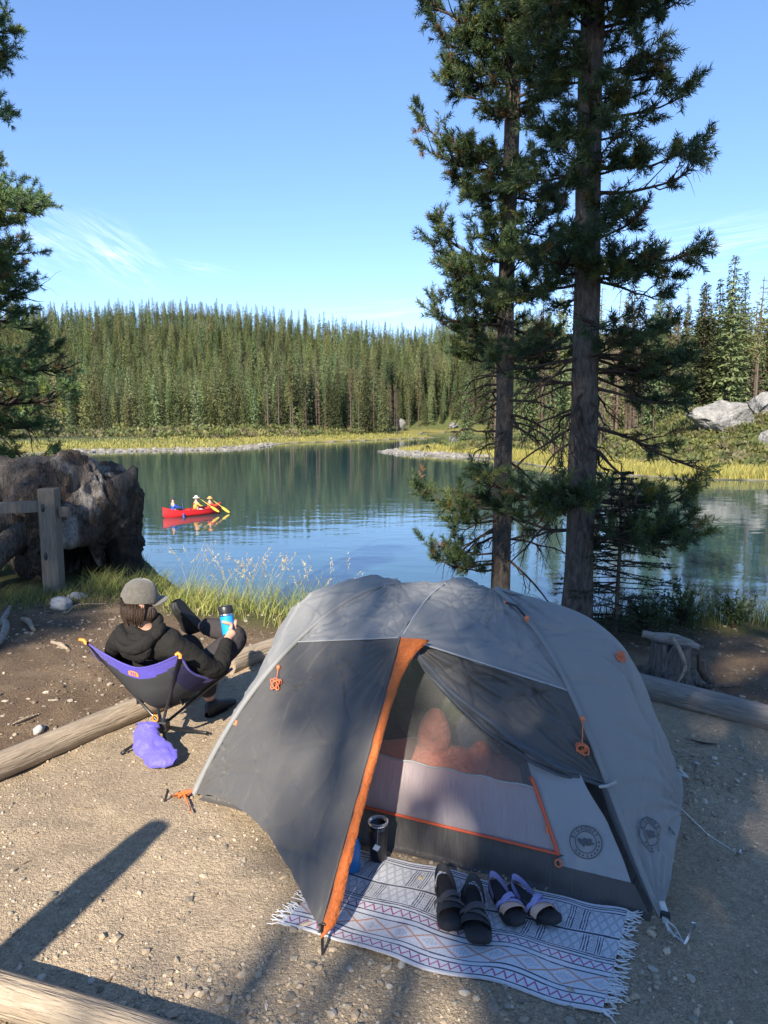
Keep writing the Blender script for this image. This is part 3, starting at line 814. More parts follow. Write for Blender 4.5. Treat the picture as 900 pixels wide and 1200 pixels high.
# ---- pines standing behind the photographer; they only throw the dappled shade
def shade_tree(p, s, h, label, var, wid, kind='column'):
    x = p * math.cos(SUN_AZ) + s * math.sin(SUN_AZ); y = -p * math.sin(SUN_AZ) + s * math.cos(SUN_AZ)
    return place_tree(kind, x, y, h, label, 'pines standing behind the camera', True, var, wid, z=-.1)
for (p, s, h, v, wd_) in ((-.15, -13, 22, 1, .50), (.15, -10, 19, 0, .62), (3.6, -19, 27, 0, .9), (2.2, -10.5, 19, 0, .9), (3.4, -12, 20, 1, .8), (5.2, -11, 20, 0, 1.0), (7.0, -12, 20, 1, 1.1), (9, -12, 20, 0, 1.1), (.6, -16, 24, 1, .62), (4.6, -17, 24, 1, 1.0)):
    shade_tree(p, s, h, 'tall pine behind the photographer, out of the picture', v, wd_)
for (p, s, h, v, wd_) in ((-1.0, -15, 21.5, 2, .36), (-4.9, -16, 17.5, 1, .9), (-6.4, -17, 18.2, 2, 1.0), (-8.0, -18, 18, 0, 1.0), (-5.6, -21, 20.5, 0, 1.0)):
    shade_tree(p, s, h, 'tall pine behind the photographer, out of the picture', v, wd_, 'pine')
# ================================================================ tent
def fabric(name, base, transl=.2, rough=.55, sc=5, stretch=(1, 1, 1), alpha=1, bump=.006, sheen=.2):
    return mat(name, base, rough, noise=(2.2, .18), dark=tuple(c * .8 for c in base), bump=[(sc, bump * 1.6), (sc * 4, bump * .6)], transl=transl, stretch=stretch, alpha=alpha, sheen=sheen, spec=.4)
M['fly'] = fabric('pale_grey_ripstop', (.40, .405, .40), .46)
M['fly_dark'] = fabric('charcoal_ripstop', (.110, .107, .103), .24)
M['roll'] = fabric('rolled_charcoal_ripstop', (.075, .085, .10), .08, sc=9)
M['orange'] = fabric('orange_fabric', (.62, .15, .025), .16, sc=14, bump=.012)
M['tub'] = fabric('bathtub_fabric', (.075, .07, .068), .05, sc=7, stretch=(3, 1, .6))
M['inner'] = fabric('pale_inner_fabric', (.64, .57, .60), .45, sc=6, stretch=(3, 1, .6), alpha=.86)
M['inner_side'] = fabric('pale_blue_inner_fabric', (.50, .53, .57), .45, sc=5, alpha=.95)
M['mesh'] = mat('insect_mesh', (.40, .40, .385), .9, alpha=.40, transl=.4, spec=.1)
M['zip'] = mat('orange_zipper', (.62, .10, .04), .5)
M['cord'] = mat('orange_cord', (.72, .20, .08), .6)
M['whitecord'] = mat('pale_cord', (.55, .56, .56), .6)
M['seam'] = mat('pale_seam_tape', (.36, .37, .37), .6)
M['print'] = mat('dark_print', (.075, .08, .09), .7)
M['metal'] = mat('brushed_aluminium', (.75, .76, .78), .35, metal=1)
M['blackplastic'] = mat('black_plastic', (.02, .02, .022), .4)
TC = np.array((.294, 3.475, 0)); TROT = math.atan2(-.415, .91)
TR = np.array(Matrix.Rotation(TROT, 3, 'Z'))
def tw(p): return np.asarray(p, float) @ TR.T + TC            # tent to world
def proj(p):
    p = np.asarray(p, float); d = p[..., 1] * CP - (p[..., 2] - EYE) * SP
    return np.stack([450 + FPX * p[..., 0] / d, 600 + FPX * ((EYE - p[..., 2]) * CP - p[..., 1] * SP) / d], -1)
_s = np.array([0, .2, .35, .5, .7, .88, 1.0])
PR = np.polyfit(_s, [1.04, .965, .86, .72, .44, .175, .02], 4); PL = np.polyfit(_s, [1.018, .965, .875, .755, .525, .26, .02], 4); PQ = np.polyfit(_s, [1.018, .915, .80, .665, .44, .20, .02], 4)
def leg(sx, sy, s):
    s = np.asarray(s, float)
    return np.stack([sx * (.25 + .815 * s), sy * .59 * s, np.polyval(PR if sx > 0 else (PL if sy < 0 else PQ), s)], -1)
Tp = np.array((0, -.53, .925)); Vp = np.array((0, -1.235, .065)); Gp = np.array((1.10, 0, .15))
def find(P, px, py):
    q = proj(tw(P)); d = np.hypot(q[..., 0] - px, q[..., 1] - py); return np.unravel_index(np.argmin(d), d.shape)
def wr(P, amp=.004, sc=4.0, seed=0, st=(1, 1, 1)):
    """wrinkle a sheet of points along its normals"""
    du = np.gradient(P, axis=0); dv = np.gradient(P, axis=1); n = unit(np.cross(du, dv))
    return P + n * (amp * fbm(P * sc * np.array(st), 3, seed))[..., None]
tent = thing('tent', 'grey and orange two person tent with its side door tied open', 'tent', tuple(TC), TROT)
def lerp(a, b, t): return a + (b - a) * t
def crease(P, anchors, amp=.004, seed=0, reach=.5, freq=22, rnd=16):
    """tension creases fanning out of anchor points, and short random folds"""
    du = np.gradient(P, axis=0); dv = np.gradient(P, axis=1); n = unit(np.cross(du, dv)); D = np.zeros(P.shape[:2]); r = np.random.default_rng(seed)
    for A in anchors:
        q = P - np.asarray(A); rr = np.linalg.norm(q, axis=-1); e1 = unit((P.reshape(-1, 3).mean(0) - A)[None])[0]; nn = unit(n.reshape(-1, 3).mean(0)[None])[0]; e2 = np.cross(nn, e1)
        ang = np.arctan2(q @ e2, q @ e1); w = np.sin(ang * freq + 2.5 * vnoise(P * 5 + seed, seed)); w = np.abs(w) ** .6 * np.sign(w)
        D += amp * w * np.exp(-rr / reach) * np.clip(rr / .10, 0, 1)
    ext = np.ptp(P.reshape(-1, 3), axis=0).max()
    for k in range(rnd):
        c = P[r.integers(P.shape[0]), r.integers(P.shape[1])]; t1 = unit(du[P.shape[0] // 2, P.shape[1] // 2] * r.normal() + dv[P.shape[0] // 2, P.shape[1] // 2] * r.normal()); nn = unit(n.reshape(-1, 3).mean(0)[None])[0]; t2 = np.cross(nn, t1)
        q = P - c; x, y = q @ t1, q @ t2 + .015 * np.sin(q @ t1 * 14 + k); L = r.uniform(.08, .25); wd = r.uniform(.006, .014)
        D += amp * 1.3 * r.uniform(.4, 1) * np.exp(-(x / L) ** 2 - (y / wd) ** 2)
    return P + n * D[..., None]

def top_quad(sx, sy, nu=110, nv=90):
    a = np.linspace(0, 1, nu)[:, None, None]; b = np.linspace(0, 1, nv)[None, :, None]
    T0 = np.array((0, sy * .53, .925)); c0 = lerp(np.array((0, 0, 1.045)), T0, b) + np.array((0, 0, .03)) * np.sin(PI * b)
    c1 = leg(sx, sy, .5 * b[..., 0])
    P = lerp(c0, c1, a); P = P - np.array((0, 0, .022)) * np.sin(PI * a) * np.sin(PI * b * .9)
    return crease(wr(P, .006, 5, 3 + sx + 5 * sy), (T0, leg(sx, sy, .5), leg(sx, sy, 0)), .0065, 7 + sx + 3 * sy, .3, 26, 34)
mb = MB()
for sx in (-1, 1):
    for sy in (-1, 1):
        P = top_quad(sx, sy); sheet(mb, P if sx * sy < 0 else P[:, ::-1], 0)
fly_top = mb.build('fly_top', M['fly'], tent)
# seams over the top
mb = MB()
b = np.linspace(0, 1, 24)[:, None]
for sy in (-1, 1):
    tube(mb, lerp(np.array((0, 0, 1.045)), np.array((0, sy * .53, .925)), b) + np.array((0, 0, .034)) * np.sin(PI * b), .0045, 6, 0, True, .5)
tube(mb, lerp(Tp, leg(1, -1, .5), b) + (0, -.003, 0), .004, 6); tube(mb, lerp(Tp, leg(-1, -1, .5), b) + (0, -.003, 0), .0035, 6)
mb.build('seam', M['seam'], fly_top)
mb = MB(); q0 = np.array((.33, -.12, 1.012)); q1 = np.array((.44, -.17, .965))
tube(mb, [q0, (q0 + q1) / 2 + (0, 0, .02), q1], .006, 6); strut = mb.build('vent_strut', M['blackplastic'], tent)
mb = MB(); ellipsoid(mb, q1, (.011, .011, .014)); ellipsoid(mb, q0, (.008, .008, .008)); mb.build('end_cap', M['cord'], strut)

def end_panel(sx, nu=120, nv=140):
    a = np.linspace(-1, 1, nu)[:, None]; b = np.linspace(0, 1, nv)[None, :]
    mid = spline([(.25, 0, 1.045), (.48, 0, 1.01), (.70, 0, .935), (.85, 0, .80), (.95, 0, .59), (1.04, 0, .36), (1.10, 0, .15)], nv) * (sx, 1, 1)
    A, Bm, C_ = leg(sx, -1, b[0]), mid, leg(sx, 1, b[0])
    la = (a * (a - 1) / 2)[..., None]; lb = (1 - a * a)[..., None]; lc = (a * (a + 1) / 2)[..., None]
    P = la * A[None] + lb * Bm[None] + lc * C_[None]
    # pull the lower hem tight between its corners
    P[..., 2] = np.maximum(P[..., 2], .012)
    return crease(wr(P, .007, 4.5, 11 + sx, (1, 1, .6)), (leg(sx, -1, 1), leg(sx, 1, 1), (sx * 1.1, 0, .15)), .0095, 15 + sx, .4, 26, 40)
EP = end_panel(1); ep2 = end_panel(-1)
mb = MB(); sheet(mb, EP, 0); endp = mb.build('end_panel', M['fly'], tent); endp['label'] = 'pale grey end panel with a round dark print'
mb = MB(); sheet(mb, ep2[::-1], 0); mb.build('end_panel', M['fly'], tent)['label'] = 'pale grey end panel on the sunny side'

def coons(top, bot, lef, rig):
    n, k = len(top), len(lef); u = np.linspace(0, 1, n)[:, None, None]; v = np.linspace(0, 1, k)[None, :, None]
    return (lerp(top[:, None], bot[:, None], v) + lerp(lef[None], rig[None], u)
            - (top[0] * (1 - u) * (1 - v) + top[-1] * u * (1 - v) + bot[0] * (1 - u) * v + bot[-1] * u * v))
def vest_panel(sx, sy, nu=150, nv=150):
    t = np.linspace(0, 1, nu)[:, None]; v = np.linspace(0, 1, nv)
    T0 = Tp * (1, -sy, 1); V0 = Vp * (1, -sy, 1)
    top = lerp(leg(sx, sy, .5), T0, t); L0 = leg(sx, sy, 1.0)
    bot = lerp(L0, V0, t) + np.array((0, 0, .115)) * np.sin(PI * t) + np.array((0, -sy * .05, 0)) * np.sin(PI * t)
    lef = leg(sx, sy, .5 + .5 * v); rig = lerp(T0, V0, v[:, None]) + np.array((-sx * -.0, -sy * .02, 0)) * np.sin(PI * v[:, None])
    P = coons(top, bot, lef, rig)
    # creases fanning from the corner peg
    r0 = P - L0; ang = np.arctan2(r0[..., 2], np.hypot(r0[..., 0], r0[..., 1])); rr = np.linalg.norm(r0, axis=-1)
    du = np.gradient(P, axis=0); dv = np.gradient(P, axis=1); n = unit(np.cross(du, dv))
    P = P + n * (.0045 * np.sin(ang * 46 + 3 * vnoise(P * 5, 3)) * np.exp(-rr / .45) * np.minimum(rr / .15, 1))[..., None]
    r1 = P - V0; ang = np.arctan2(r1[..., 0], r1[..., 2] + .2); rr = np.linalg.norm(r1, axis=-1)
    P = P + n * (.004 * np.sin(ang * 40 + 2 * vnoise(P * 4, 5)) * np.exp(-rr / .4) * np.minimum(rr / .15, 1))[..., None]
    return crease(wr(P, .007, 4, 21, (1, 1, 2.2)), (L0, T0), .0075, 25, .5, 30, 40)
VP = vest_panel(-1, -1)
mb = MB(); sheet(mb, VP, 0); vp = mb.build('vestibule_panel', M['fly_dark'], tent); vp['label'] = 'closed charcoal half of the porch with an orange edge'
mb = MB()
for sx in (-1, 1): P = vest_panel(sx, 1, 24, 24); sheet(mb, P if sx > 0 else P[::-1], 0)
mb.build('rear_panel', M['fly_dark'], tent)
# tied-back door half
nu, nv = 140, 80
t = np.linspace(0, 1, nu)[:, None]; TIE = leg(1, -1, .725) + (-.01, -.01, 0)
seam_c = lerp(Tp, leg(1, -1, .5), t)
diag = lerp(Tp + np.array((.025, 0, -.02)), TIE, t) - np.array((0, 0, .105)) * np.sin(PI * t ** .9) + np.array((0, .03, 0)) * np.sin(PI * t)
v = np.linspace(0, 1, nv)[None, :, None]
right_edge = leg(1, -1, .5 + .225 * v[0, :, 0])
P = lerp(seam_c[:, None], diag[:, None], v); P = P + (right_edge - lerp(seam_c[-1], diag[-1], v[0]))[None] * (t[:, None] ** 6)
P = P + np.array((0, .035, 0)) * np.sin(PI * v) * np.sin(PI * t[:, None])
cr_ = np.sin((P[..., 0] * 1.0 + P[..., 2] * 1.6) * 60 + 3 * vnoise(P * 5, 7)) * .0035
P[..., 1] -= cr_ * np.sin(PI * v[..., 0]) + .03 * np.sin(PI * np.clip(v[..., 0], 0, 1) * .5) * np.sin(PI * t)
P = crease(wr(P, .010, 6, 31, (1, 1, 1.6)), (TIE, Tp), .008, 35, .45, 30, 30)
TDP = P
mb = MB(); sheet(mb, P, 0); td = mb.build('tied_door', M['fly_dark'], tent); td['label'] = 'open door half gathered up and tied to the pole'
mb = MB()
for k, (r0, off) in enumerate(((.021, (0, -.012, -.008)), (.014, (0, -.026, .018)), (.011, (0, -.022, -.03)))):
    w_ = np.stack([.006 * vnoise(np.stack([t[:, 0] * 9, t[:, 0] * 0 + k * 5 + j, t[:, 0] * 0], 1), 60 + k) for j in range(3)], 1)
    tube(mb, diag + np.array(off) * np.sin(PI * np.clip(t, .02, .98)) + w_ * 2, r0 * (.45 + .75 * np.sin(PI * np.clip(t[:, 0] * .9 + .08, 0, 1))) * (1 + .25 * vnoise(np.stack([t[:, 0] * 16, t[:, 0] * 0, t[:, 0] * 0 + k], 1), 66)), 9, 0, True, .7)
mb.build('rolled_edge', M['roll'], td)
mb = MB(); tq = leg(1, -1, .725); tube(mb, [tq + (-.03, -.03, .0), tq + (0, -.035, .012), tq + (.03, -.005, .02)], .007, 6, 0, True); mb.build('tie_loop', M['seam'], td)
# dark hem running down the front right pole
s = np.linspace(.715, 1.0, 26); A = leg(1, -1, s); w_ = np.interp(s, [.715, .8, 1], [.035, .045, .012])[:, None]
P = np.stack([A + np.array((-.004, -.012, 0)), A + np.array((-.5, -.02, .0)) * w_ + (0, -.014, 0), A + np.array((-1, .25, .0)) * w_], 1)
mb = MB(); sheet(mb, wr(P, .004, 14, 5)[:, ::-1], 0); mb.build('door_hem', M['roll'], tent)
# pole sleeves
for sx, w0 in ((1, .013), (-1, .019)):
    for sy in (-1, 1):
        mb = MB(); s = np.linspace(0, 1, 40); tube(mb, leg(sx, sy, s) + np.array((0, sy * .003, .003)), w0 * (1 + .1 * vnoise(np.stack([s * 40, s * 0, s * 0], 1), 2)), 8, 0, True, .75)
        mb.build('pole_sleeve', M['fly'], tent)
# orange storm flap along the porch zip
n = 46; t = np.linspace(0, 1, n); e0 = lerp(Tp, Vp, t[:, None]) + np.array((.002, -.006, .004))
wid = np.interp(t, [0, .03, .08, .16, .3, .6, .85, .95, 1], [.125, .095, .065, .045, .034, .034, .044, .050, .018])
cols = []
for f, oy, oz in ((0, 0, 0), (.35, -.012, .004), (.7, -.012, 0), (1, .0, -.004), (.8, .014, -.01)):
    w_ = .011 * vnoise(np.stack([t * 26, t * 0 + f * 3, t * 0], 1), 71)
    cols.append(e0 + np.stack([wid * f, oy + w_, oz + w_ * .5], 1))
mb = MB(); sheet(mb, np.stack(cols, 1)[:, ::-1], 0); sf = mb.build('storm_flap', M['orange'], tent)
mb = MB(); tube(mb, e0 + (-.006, -.004, 0), .0045, 6); mb.build('zipper', M['fly_dark'], sf)
# inner tent
def iw(x, z): x, z = np.broadcast_arrays(np.asarray(x, float), np.asarray(z, float)); return np.stack([x, -.585 + .29 * z + .55 * np.maximum(0, z - .40) * sstep(.0, .6, x), z], -1)
HW = lambda z: np.interp(z, [0, .17, .43, .72, .92], [1.03, .95, .80, .62, .36])
ZX = lambda z: np.interp(z, [0, .14, .36, .6, .9], [.70, .68, .57, .42, .1])
def iwpatch(z0, z1, x0, x1, nx=50, nz=16, amp=.006, seed=0, st=(3, 1, .7), bow=None):
    z = np.linspace(z0, z1, nz)[None, :]; f = np.linspace(0, 1, nx)[:, None]
    xa = (x0(z) if callable(x0) else x0); xb = (x1(z) if callable(x1) else x1)
    P = iw(xa + (xb - xa) * f, z + 0 * f)
    if bow is not None: P[..., 2] += bow(P[..., 0]) * (z - z0) / (z1 - z0)
    return wr(P, amp, 6, seed, st)
inner = None
P = iwpatch(.0, .14, lambda z: -HW(z), lambda z: HW(z), 120, 14, .012, 41, (4, 1, .8), lambda x: -.05 * sstep(.68, .98, x)); P[:, 0, 1] -= .02; P[:, 0, 2] = .006
mb = MB(); sheet(mb, P, 0); mb.build('bathtub_wall', M['tub'], tent)
mb = MB(); sheet(mb, iwpatch(.142, .36, lambda z: -HW(z), ZX, 70, 16, .008, 43), 0); low = mb.build('inner_door', M['inner'], tent)
mb = MB(); sheet(mb, iwpatch(.10, .58, ZX, lambda z: HW(z) - .03 - .25 * np.maximum(0, z - .3), 40, 24, .010, 44, (2, 1, .8)), 0); sidep = mb.build('inner_side', M['inner_side'], tent)
mb = MB(); sheet(mb, iwpatch(.362, .82, lambda z: -HW(z) + .35 * np.maximum(0, z - .45), ZX, 24, 20, .002, 45), 0); mb.build('mesh_window', M['mesh'], tent)
mb = MB(); x = np.linspace(-.93, .57, 40); tube(mb, iw(x, .361 + .004 * np.sin(x * 40)) + (0, -.006, 0), .006, 6, 0, True, .6); mb.build('seam', M['seam'], low)
mb = MB(); x = np.linspace(-.95, .68, 60); tube(mb, iw(x, .143) + (0, -.010, 0), .0065, 6, 0)
z = np.linspace(.14, .40, 24); tube(mb, iw(ZX(z), z) + (0, -.010, 0), .0075, 6, 0); zp = mb.build('zipper', M['zip'], low)
mb = MB(); q = iw(.683, .13)[()] + (0, -.02, 0); a = np.linspace(0, 2 * PI, 14); tube(mb, q + np.stack([.013 * np.cos(a), a * 0, -.016 + .015 * np.sin(a)], 1), .0035, 5, 0, False)
q2 = iw(.625, .245)[()] + (0, -.018, 0); tube(mb, [q2, q2 + (.006, -.004, -.035)], .005, 6); mb.build('zip_pull', M['cord'], zp)
# floor, rear and end walls of the inner tent
mb = MB(); sheet(mb, np.stack([np.array([(-1.03, y, .008), (1.03, y, .008)]) for y in (-.58, .58)], 0)[:, ::-1], 0); mb.build('tent_floor', M['tub'], tent)
mb = MB(); P = iwpatch(0, .76, lambda z: -HW(z) + .25 * np.maximum(0, z - .3), lambda z: HW(z) - .25 * np.maximum(0, z - .3), 20, 12); P[..., 1] = np.abs(P[..., 1]); sheet(mb, P[::-1], 0); mb.build('inner_back', M['inner_side'], tent)
# guy-line bundles, webbing, pegging loops
def bundle(name, P, top_px, coil_px, seed, size=.022, flip=1):
    r = np.random.default_rng(seed); mb = MB()
    camv = unit(wl(np.array((0, 0, EYE))) - P.reshape(-1, 3).mean(0))
    p = P[find(P, *top_px)] + camv * .016; c = P[find(P, *coil_px)] + camv * .030
    ellipsoid(mb, p, (.010, .010, .013)); tube(mb, [p, (p + c) / 2 + camv * .006, c], .0024, 5)
    for k in range(5):
        a = np.linspace(0, 2 * PI, 16); rx, rz = size * r.uniform(.5, 1.1, 2); tl = r.uniform(-.9, .9)
        q = np.stack([rx * np.cos(a), r.normal(0, .003, 16) + .005 * k - .010, rz * np.sin(a)], 1); q[:, 0] += q[:, 2] * tl
        tube(mb, c + q + r.normal(0, .003, 3), .0028, 5, 0, False)
    tube(mb, [c, c + (.012, -.010, -size * 1.4)], .0022, 5)
    return mb.build(name, M['cord'], tent)
wl = lambda p: (np.asarray(p, float) - TC) @ TR      # world to tent
bundle('guy_line', VP, (326, 782), (324, 801), 1); bundle('guy_line', TDP, (682, 842), (681, 876), 2); bundle('guy_line', EP, (719, 752), (727, 769), 3, .018)
mb = MB(); Lc = leg(-1, -1, 1.0)
r = np.random.default_rng(5)
for k in range(5): tube(mb, [Lc + (0, 0, .02), Lc + r.normal((-.05, -.02, 0), .012), Lc + r.normal((-.09, -.04, -.005), .014)], (.010, .011, .006), 6, 0, True, .4)
tube(mb, [Lc + (-.05, -.02, .0), Lc + (.09, -.14, .0)], .005, 5); mb.build('peg_webbing', M['orange'], tent)
ellb = MB(); q = leg(-1, -1, .80) + (.025, -.02, 0); tube(ellb, [q, q + (0, -.012, -.02)], .007, 6); ellb.build('toggle', M['cord'], tent)
Rc = leg(1, -1, 1.0)
stR = wl(at_z(801, 1108, 0)); stG = wl(at_z(862, 1004, 0)); stB = wl(at_z(806, 915, 0)); stV = wl(at_z(378, 1120, 0)); stL = wl(at_z(196, 938, 0))
mb = MB(); tube(mb, [Rc + (0, 0, .06), Rc + (.012, -.02, .035), Rc + (.02, -.05, .012)], (.012, .014, .012), 6, 0, True, .35)
tube(mb, [Rc + (.03, -.04, .012), (Rc + stR) / 2 + (.01, .004, 0.012), stR + (0, 0, .012)], .003, 5); tube(mb, [Rc + (.02, -.06, .012), (Rc + stR) / 2 + (-.012, -.012, .006), stR + (0, 0, .012)], .003, 5)
tube(mb, [Rc + (.02, -.05, .010), Rc + (.05, -.10, .006)], .004, 5); pw = mb.build('peg_webbing', M['whitecord'], tent)
mb = MB(); box(mb, Rc + (.015, -.035, .032), (.035, .012, .04), Matrix.Rotation(.5, 3, 'X'), 0, .004); mb.build('buckle', M['blackplastic'], pw)
mb = MB(); tube(mb, [Gp + (-.005, 0, 0), (Gp + stG) / 2 - (0, 0, .012), stG + (0, 0, .02)], .0022, 5)
tube(mb, [leg(1, 1, 1.0) + (0, 0, .03), stB + (0, 0, .02)], .006, 5); tube(mb, [leg(1, 1, .93), leg(1, 1, .93) + (.03, 0, -.05), stB + (0, 0, .02)], .008, 5, 0, True, .4); mb.build('guy_line', M['whitecord'], tent)
# round prints
def emblem(fn, R0):
    """fn maps (x, y) on the cloth to a point just above it"""
    mb = MB(); a = np.linspace(0, 2 * PI, 65)
    for r0, w_ in ((1.0, .035), (.66, .03)):
        for sgn in (0,):
            P = np.stack([fn(R0 * (r0 - w_) * np.cos(a), R0 * (r0 - w_) * np.sin(a)), fn(R0 * (r0 + w_) * np.cos(a), R0 * (r0 + w_) * np.sin(a))], 1); sheet(mb, P, 0)
    for word, a0, step, inward in (('BIG', 140, 17, 0), ('AGNES', 84, 17, 0)):
        for i, ch in enumerate(word):
            V, Fs = text_mesh(ch, R0 * .30, True); an = RAD(a0 - step * i); th = an - PI / 2
            x = V[:, 0] * math.cos(th) - V[:, 1] * math.sin(th) + R0 * .83 * math.cos(an); y = V[:, 0] * math.sin(th) + V[:, 1] * math.cos(th) + R0 * .83 * math.sin(an)
            P = fn(x, y); base = mb.n; mb.v.append(P); mb.c.append(np.ones((len(P), 3))); mb.n += len(P)
            for f in Fs: mb.f.append((np.array([[base + q for q in f]]), 0, False))
    for k in range(9):
        an = RAD(200 + k * 18); c = (R0 * .83 * math.cos(an), R0 * .83 * math.sin(an)); h = R0 * .055
        mb.add(fn(np.array([c[0] - h, c[0] + h, c[0] + h, c[0] - h]), np.array([c[1] - h, c[1] - h, c[1] + h, c[1] + h])), [(0, 1, 2, 3)])
    for (cx, cy, rx, ry, ro) in ((-.30, .16, .15, .22, .3), (.02, .10, .17, .17, 0), (.16, -.16, .30, .10, -.25), (-.22, -.08, .10, .16, .2), (.30, .03, .10, .13, .4)):
        a2 = np.linspace(0, 2 * PI, 20, endpoint=False); rr = 1 + .12 * np.cos(3 * a2)
        x, y = rx * rr * np.cos(a2), ry * rr * np.sin(a2); c_, s_ = math.cos(ro), math.sin(ro)
        P = fn(R0 * (cx + x * c_ - y * s_), R0 * (cy + x * s_ + y * c_)); mb.add(P, [list(range(20))])
    return mb
def surf_fn(P, px, py, off, up_v):
    i, j = find(P, px, py); du = np.gradient(P, axis=0)[i, j]; dv = np.gradient(P, axis=1)[i, j]
    ey = unit(-dv if up_v else dv); ex0 = du - ey * (du @ ey); ex = unit(ex0); n = np.cross(ex, ey); c = P[i, j]
    flat = P.reshape(-1, 3)
    def fn(x, y):
        x = np.atleast_1d(x); y = np.atleast_1d(y); Q = c + x[:, None] * ex + y[:, None] * ey
        near = flat[np.linalg.norm(flat - c, axis=1) < .16]; dd = np.linalg.norm(near[None] - Q[:, None], axis=2); k = np.argsort(dd, 1)[:, :4]
        w = 1 / (np.take_along_axis(dd, k, 1) + 1e-3); hh = np.einsum('nkj,j->nk', near[k] - c, n)
        return Q + n * ((hh * w).sum(1) / w.sum(1) + off)[:, None]
    return fn
e = emblem(surf_fn(EP, 762, 977, .004, True), .062); e.build('logo', M['print'], endp)
SP_ = iwpatch(.10, .58, ZX, lambda z: HW(z) - .03 - .25 * np.maximum(0, z - .3), 40, 24, .010, 44, (2, 1, .8))
e = emblem(surf_fn(SP_, 686, 984, .008, False), .060)
e.build('logo', M['print'], sidep)
fn = surf_fn(EP, 781, 970, .004, True); mb = MB()
for k in range(4): mb.add(fn(np.array([-.006, .006, .006, -.006]) + .003 * k, np.array([-.008, -.008, .008, .008]) - .019 * k + .03), [(0, 1, 2, 3)])
mb.build('print_mark', M['print'], endp)
# pegs
def peg(name, loc, top, label, mt):
    p = np.array(loc, float); q = np.array(top, float); mb = MB(); d = unit(q - p)
    for k in range(3):
        a = k * 2 * PI / 3; o = np.cross(d, (math.cos(a), math.sin(a), .2)) * .003; tube(mb, [p - d * .05 + o, q + o], (.0025, .0035), 5)
    sd = unit(np.cross(d, (0, 0, 1)) + 1e-6); tube(mb, [q - sd * .012, q + (0, 0, .006), q + sd * .012], .0035, 6)
    single(mb, name, M[mt], label, 'tent peg', tuple(p))
W = lambda p: tw(p)
a = at_z(801, 1108, 0); peg('tent_peg', a, a + (.045, .02, .065), 'silver peg at the front right corner of the tent, cord round it', 'metal')
a = at_z(812, 913, 0); peg('tent_peg', a, a + (.012, 0, .085), 'white peg behind the right end of the tent', 'metal')
a = at_z(862, 1004, 0); peg('tent_peg', a, a + (.012, -.01, .03), 'small peg holding the thin guy line right of the tent', 'metal')
a = at_z(378, 1120, 0); peg('tent_peg', a, a + (-.002, .02, .10), 'dark peg under the point of the closed porch half', 'blackplastic')
a = at_z(193, 939, 0); peg('tent_peg', a, a + (.015, .01, .05), 'dark peg at the orange webbing, left corner of the tent', 'blackplastic')

# things in the tent
M['bag_orange'] = fabric('orange_sleeping_bag', (.80, .26, .15), .15, sc=12, bump=.02)
M['bag_green'] = fabric('green_sleeping_bag', (.20, .26, .14), .1, sc=10, bump=.02)
M['bag_navy'] = fabric('navy_quilt', (.10, .12, .17), .1, sc=10, bump=.02)
def lumpy(parts, seed, amp=.18):
    mb = MB()
    for k, (c, r_) in enumerate(parts): ellipsoid(mb, c, r_, None, 0, 32, 20, amp, seed + k)
    return mb
ws = lambda pts: [(tuple(tw(np.array(c))), r_) for c, r_ in pts]
mb = lumpy(ws([((-.06, -.25, .165), (.40, .17, .175)), ((.04, -.25, .38), (.075, .06, .13)), ((.27, -.26, .33), (.055, .06, .07)), ((.20, -.22, .18), (.24, .15, .14))]), 3)
single(mb, 'sleeping_bag', M['bag_orange'], 'bright orange sleeping bag bunched up inside the tent behind the mesh', 'sleeping bag', tuple(tw((0, -.25, .0))))
mb = lumpy(ws([((-.42, .12, .34), (.32, .18, .30)), ((-.15, .16, .38), (.22, .16, .27)), ((-.55, .0, .2), (.3, .2, .2))]), 9)
single(mb, 'sleeping_bag', M['bag_green'], 'dark green sleeping bag heaped inside the tent behind the orange one', 'sleeping bag', tuple(tw((-.4, .12, 0))))
mb = lumpy(ws([((.40, .14, .28), (.36, .2, .22)), ((.22, .2, .46), (.16, .1, .09))]), 15)
single(mb, 'quilt', M['bag_navy'], 'dark blue quilt inside the tent, right of the green sleeping bag', 'quilt', tuple(tw((.4, .14, 0))))

# ================================================================ rug
LFc, RFc, RBc = np.array((-.371, 2.458)), np.array((.673, 2.06)), np.array((.905, 2.53))
eu = RFc - LFc; RL = np.linalg.norm(eu); eu /= RL; ev_ = RBc - RFc; RWd = np.linalg.norm(ev_); ev_ /= RWd
nu, nv = 640, 320
u = np.linspace(0, RL, nu)[:, None]; v = np.linspace(0, 1, nv)[None, :]
U, Vv = np.broadcast_arrays(u, v)
P2 = LFc + U[..., None] * eu + (Vv * RWd)[..., None] * ev_
P2 = P2 + ev_ * (.010 * np.sin(U * 9) * (1 - Vv) + .006 * np.sin(U * 17 + 1))[..., None]
zz_ = height(P2[..., 0], P2[..., 1]) * .5 + .016 + .008 * vnoise(np.stack([P2[..., 0] * 7, P2[..., 1] * 7, U * 0], -1), 4) + .0012 * np.sin(Vv * RWd * 1400) * 0
white = np.array((.60, .61, .65)); navy = np.array((.035, .045, .08)); mag = np.array((.36, .05, .17)); org = np.array((.46, .22, .14)); gry = np.array((.36, .38, .42))
col = np.ones((nu, nv, 3)) * white
Uw = U + .003 * vnoise(np.stack([U * 30, Vv * 12, U * 0], -1), 9); Vw = Vv + .006 * vnoise(np.stack([U * 6, Vv * 4, U * 0 + 3], -1), 10)
def paint(mask, c, a=1.0): col[mask] = col[mask] * (1 - a) + c * a
def line(v0, w=.007, c=navy): paint(np.abs(Vw - v0) < w, c)
def tri(x, p): return np.abs(((x / p) % 1) * 2 - 1)
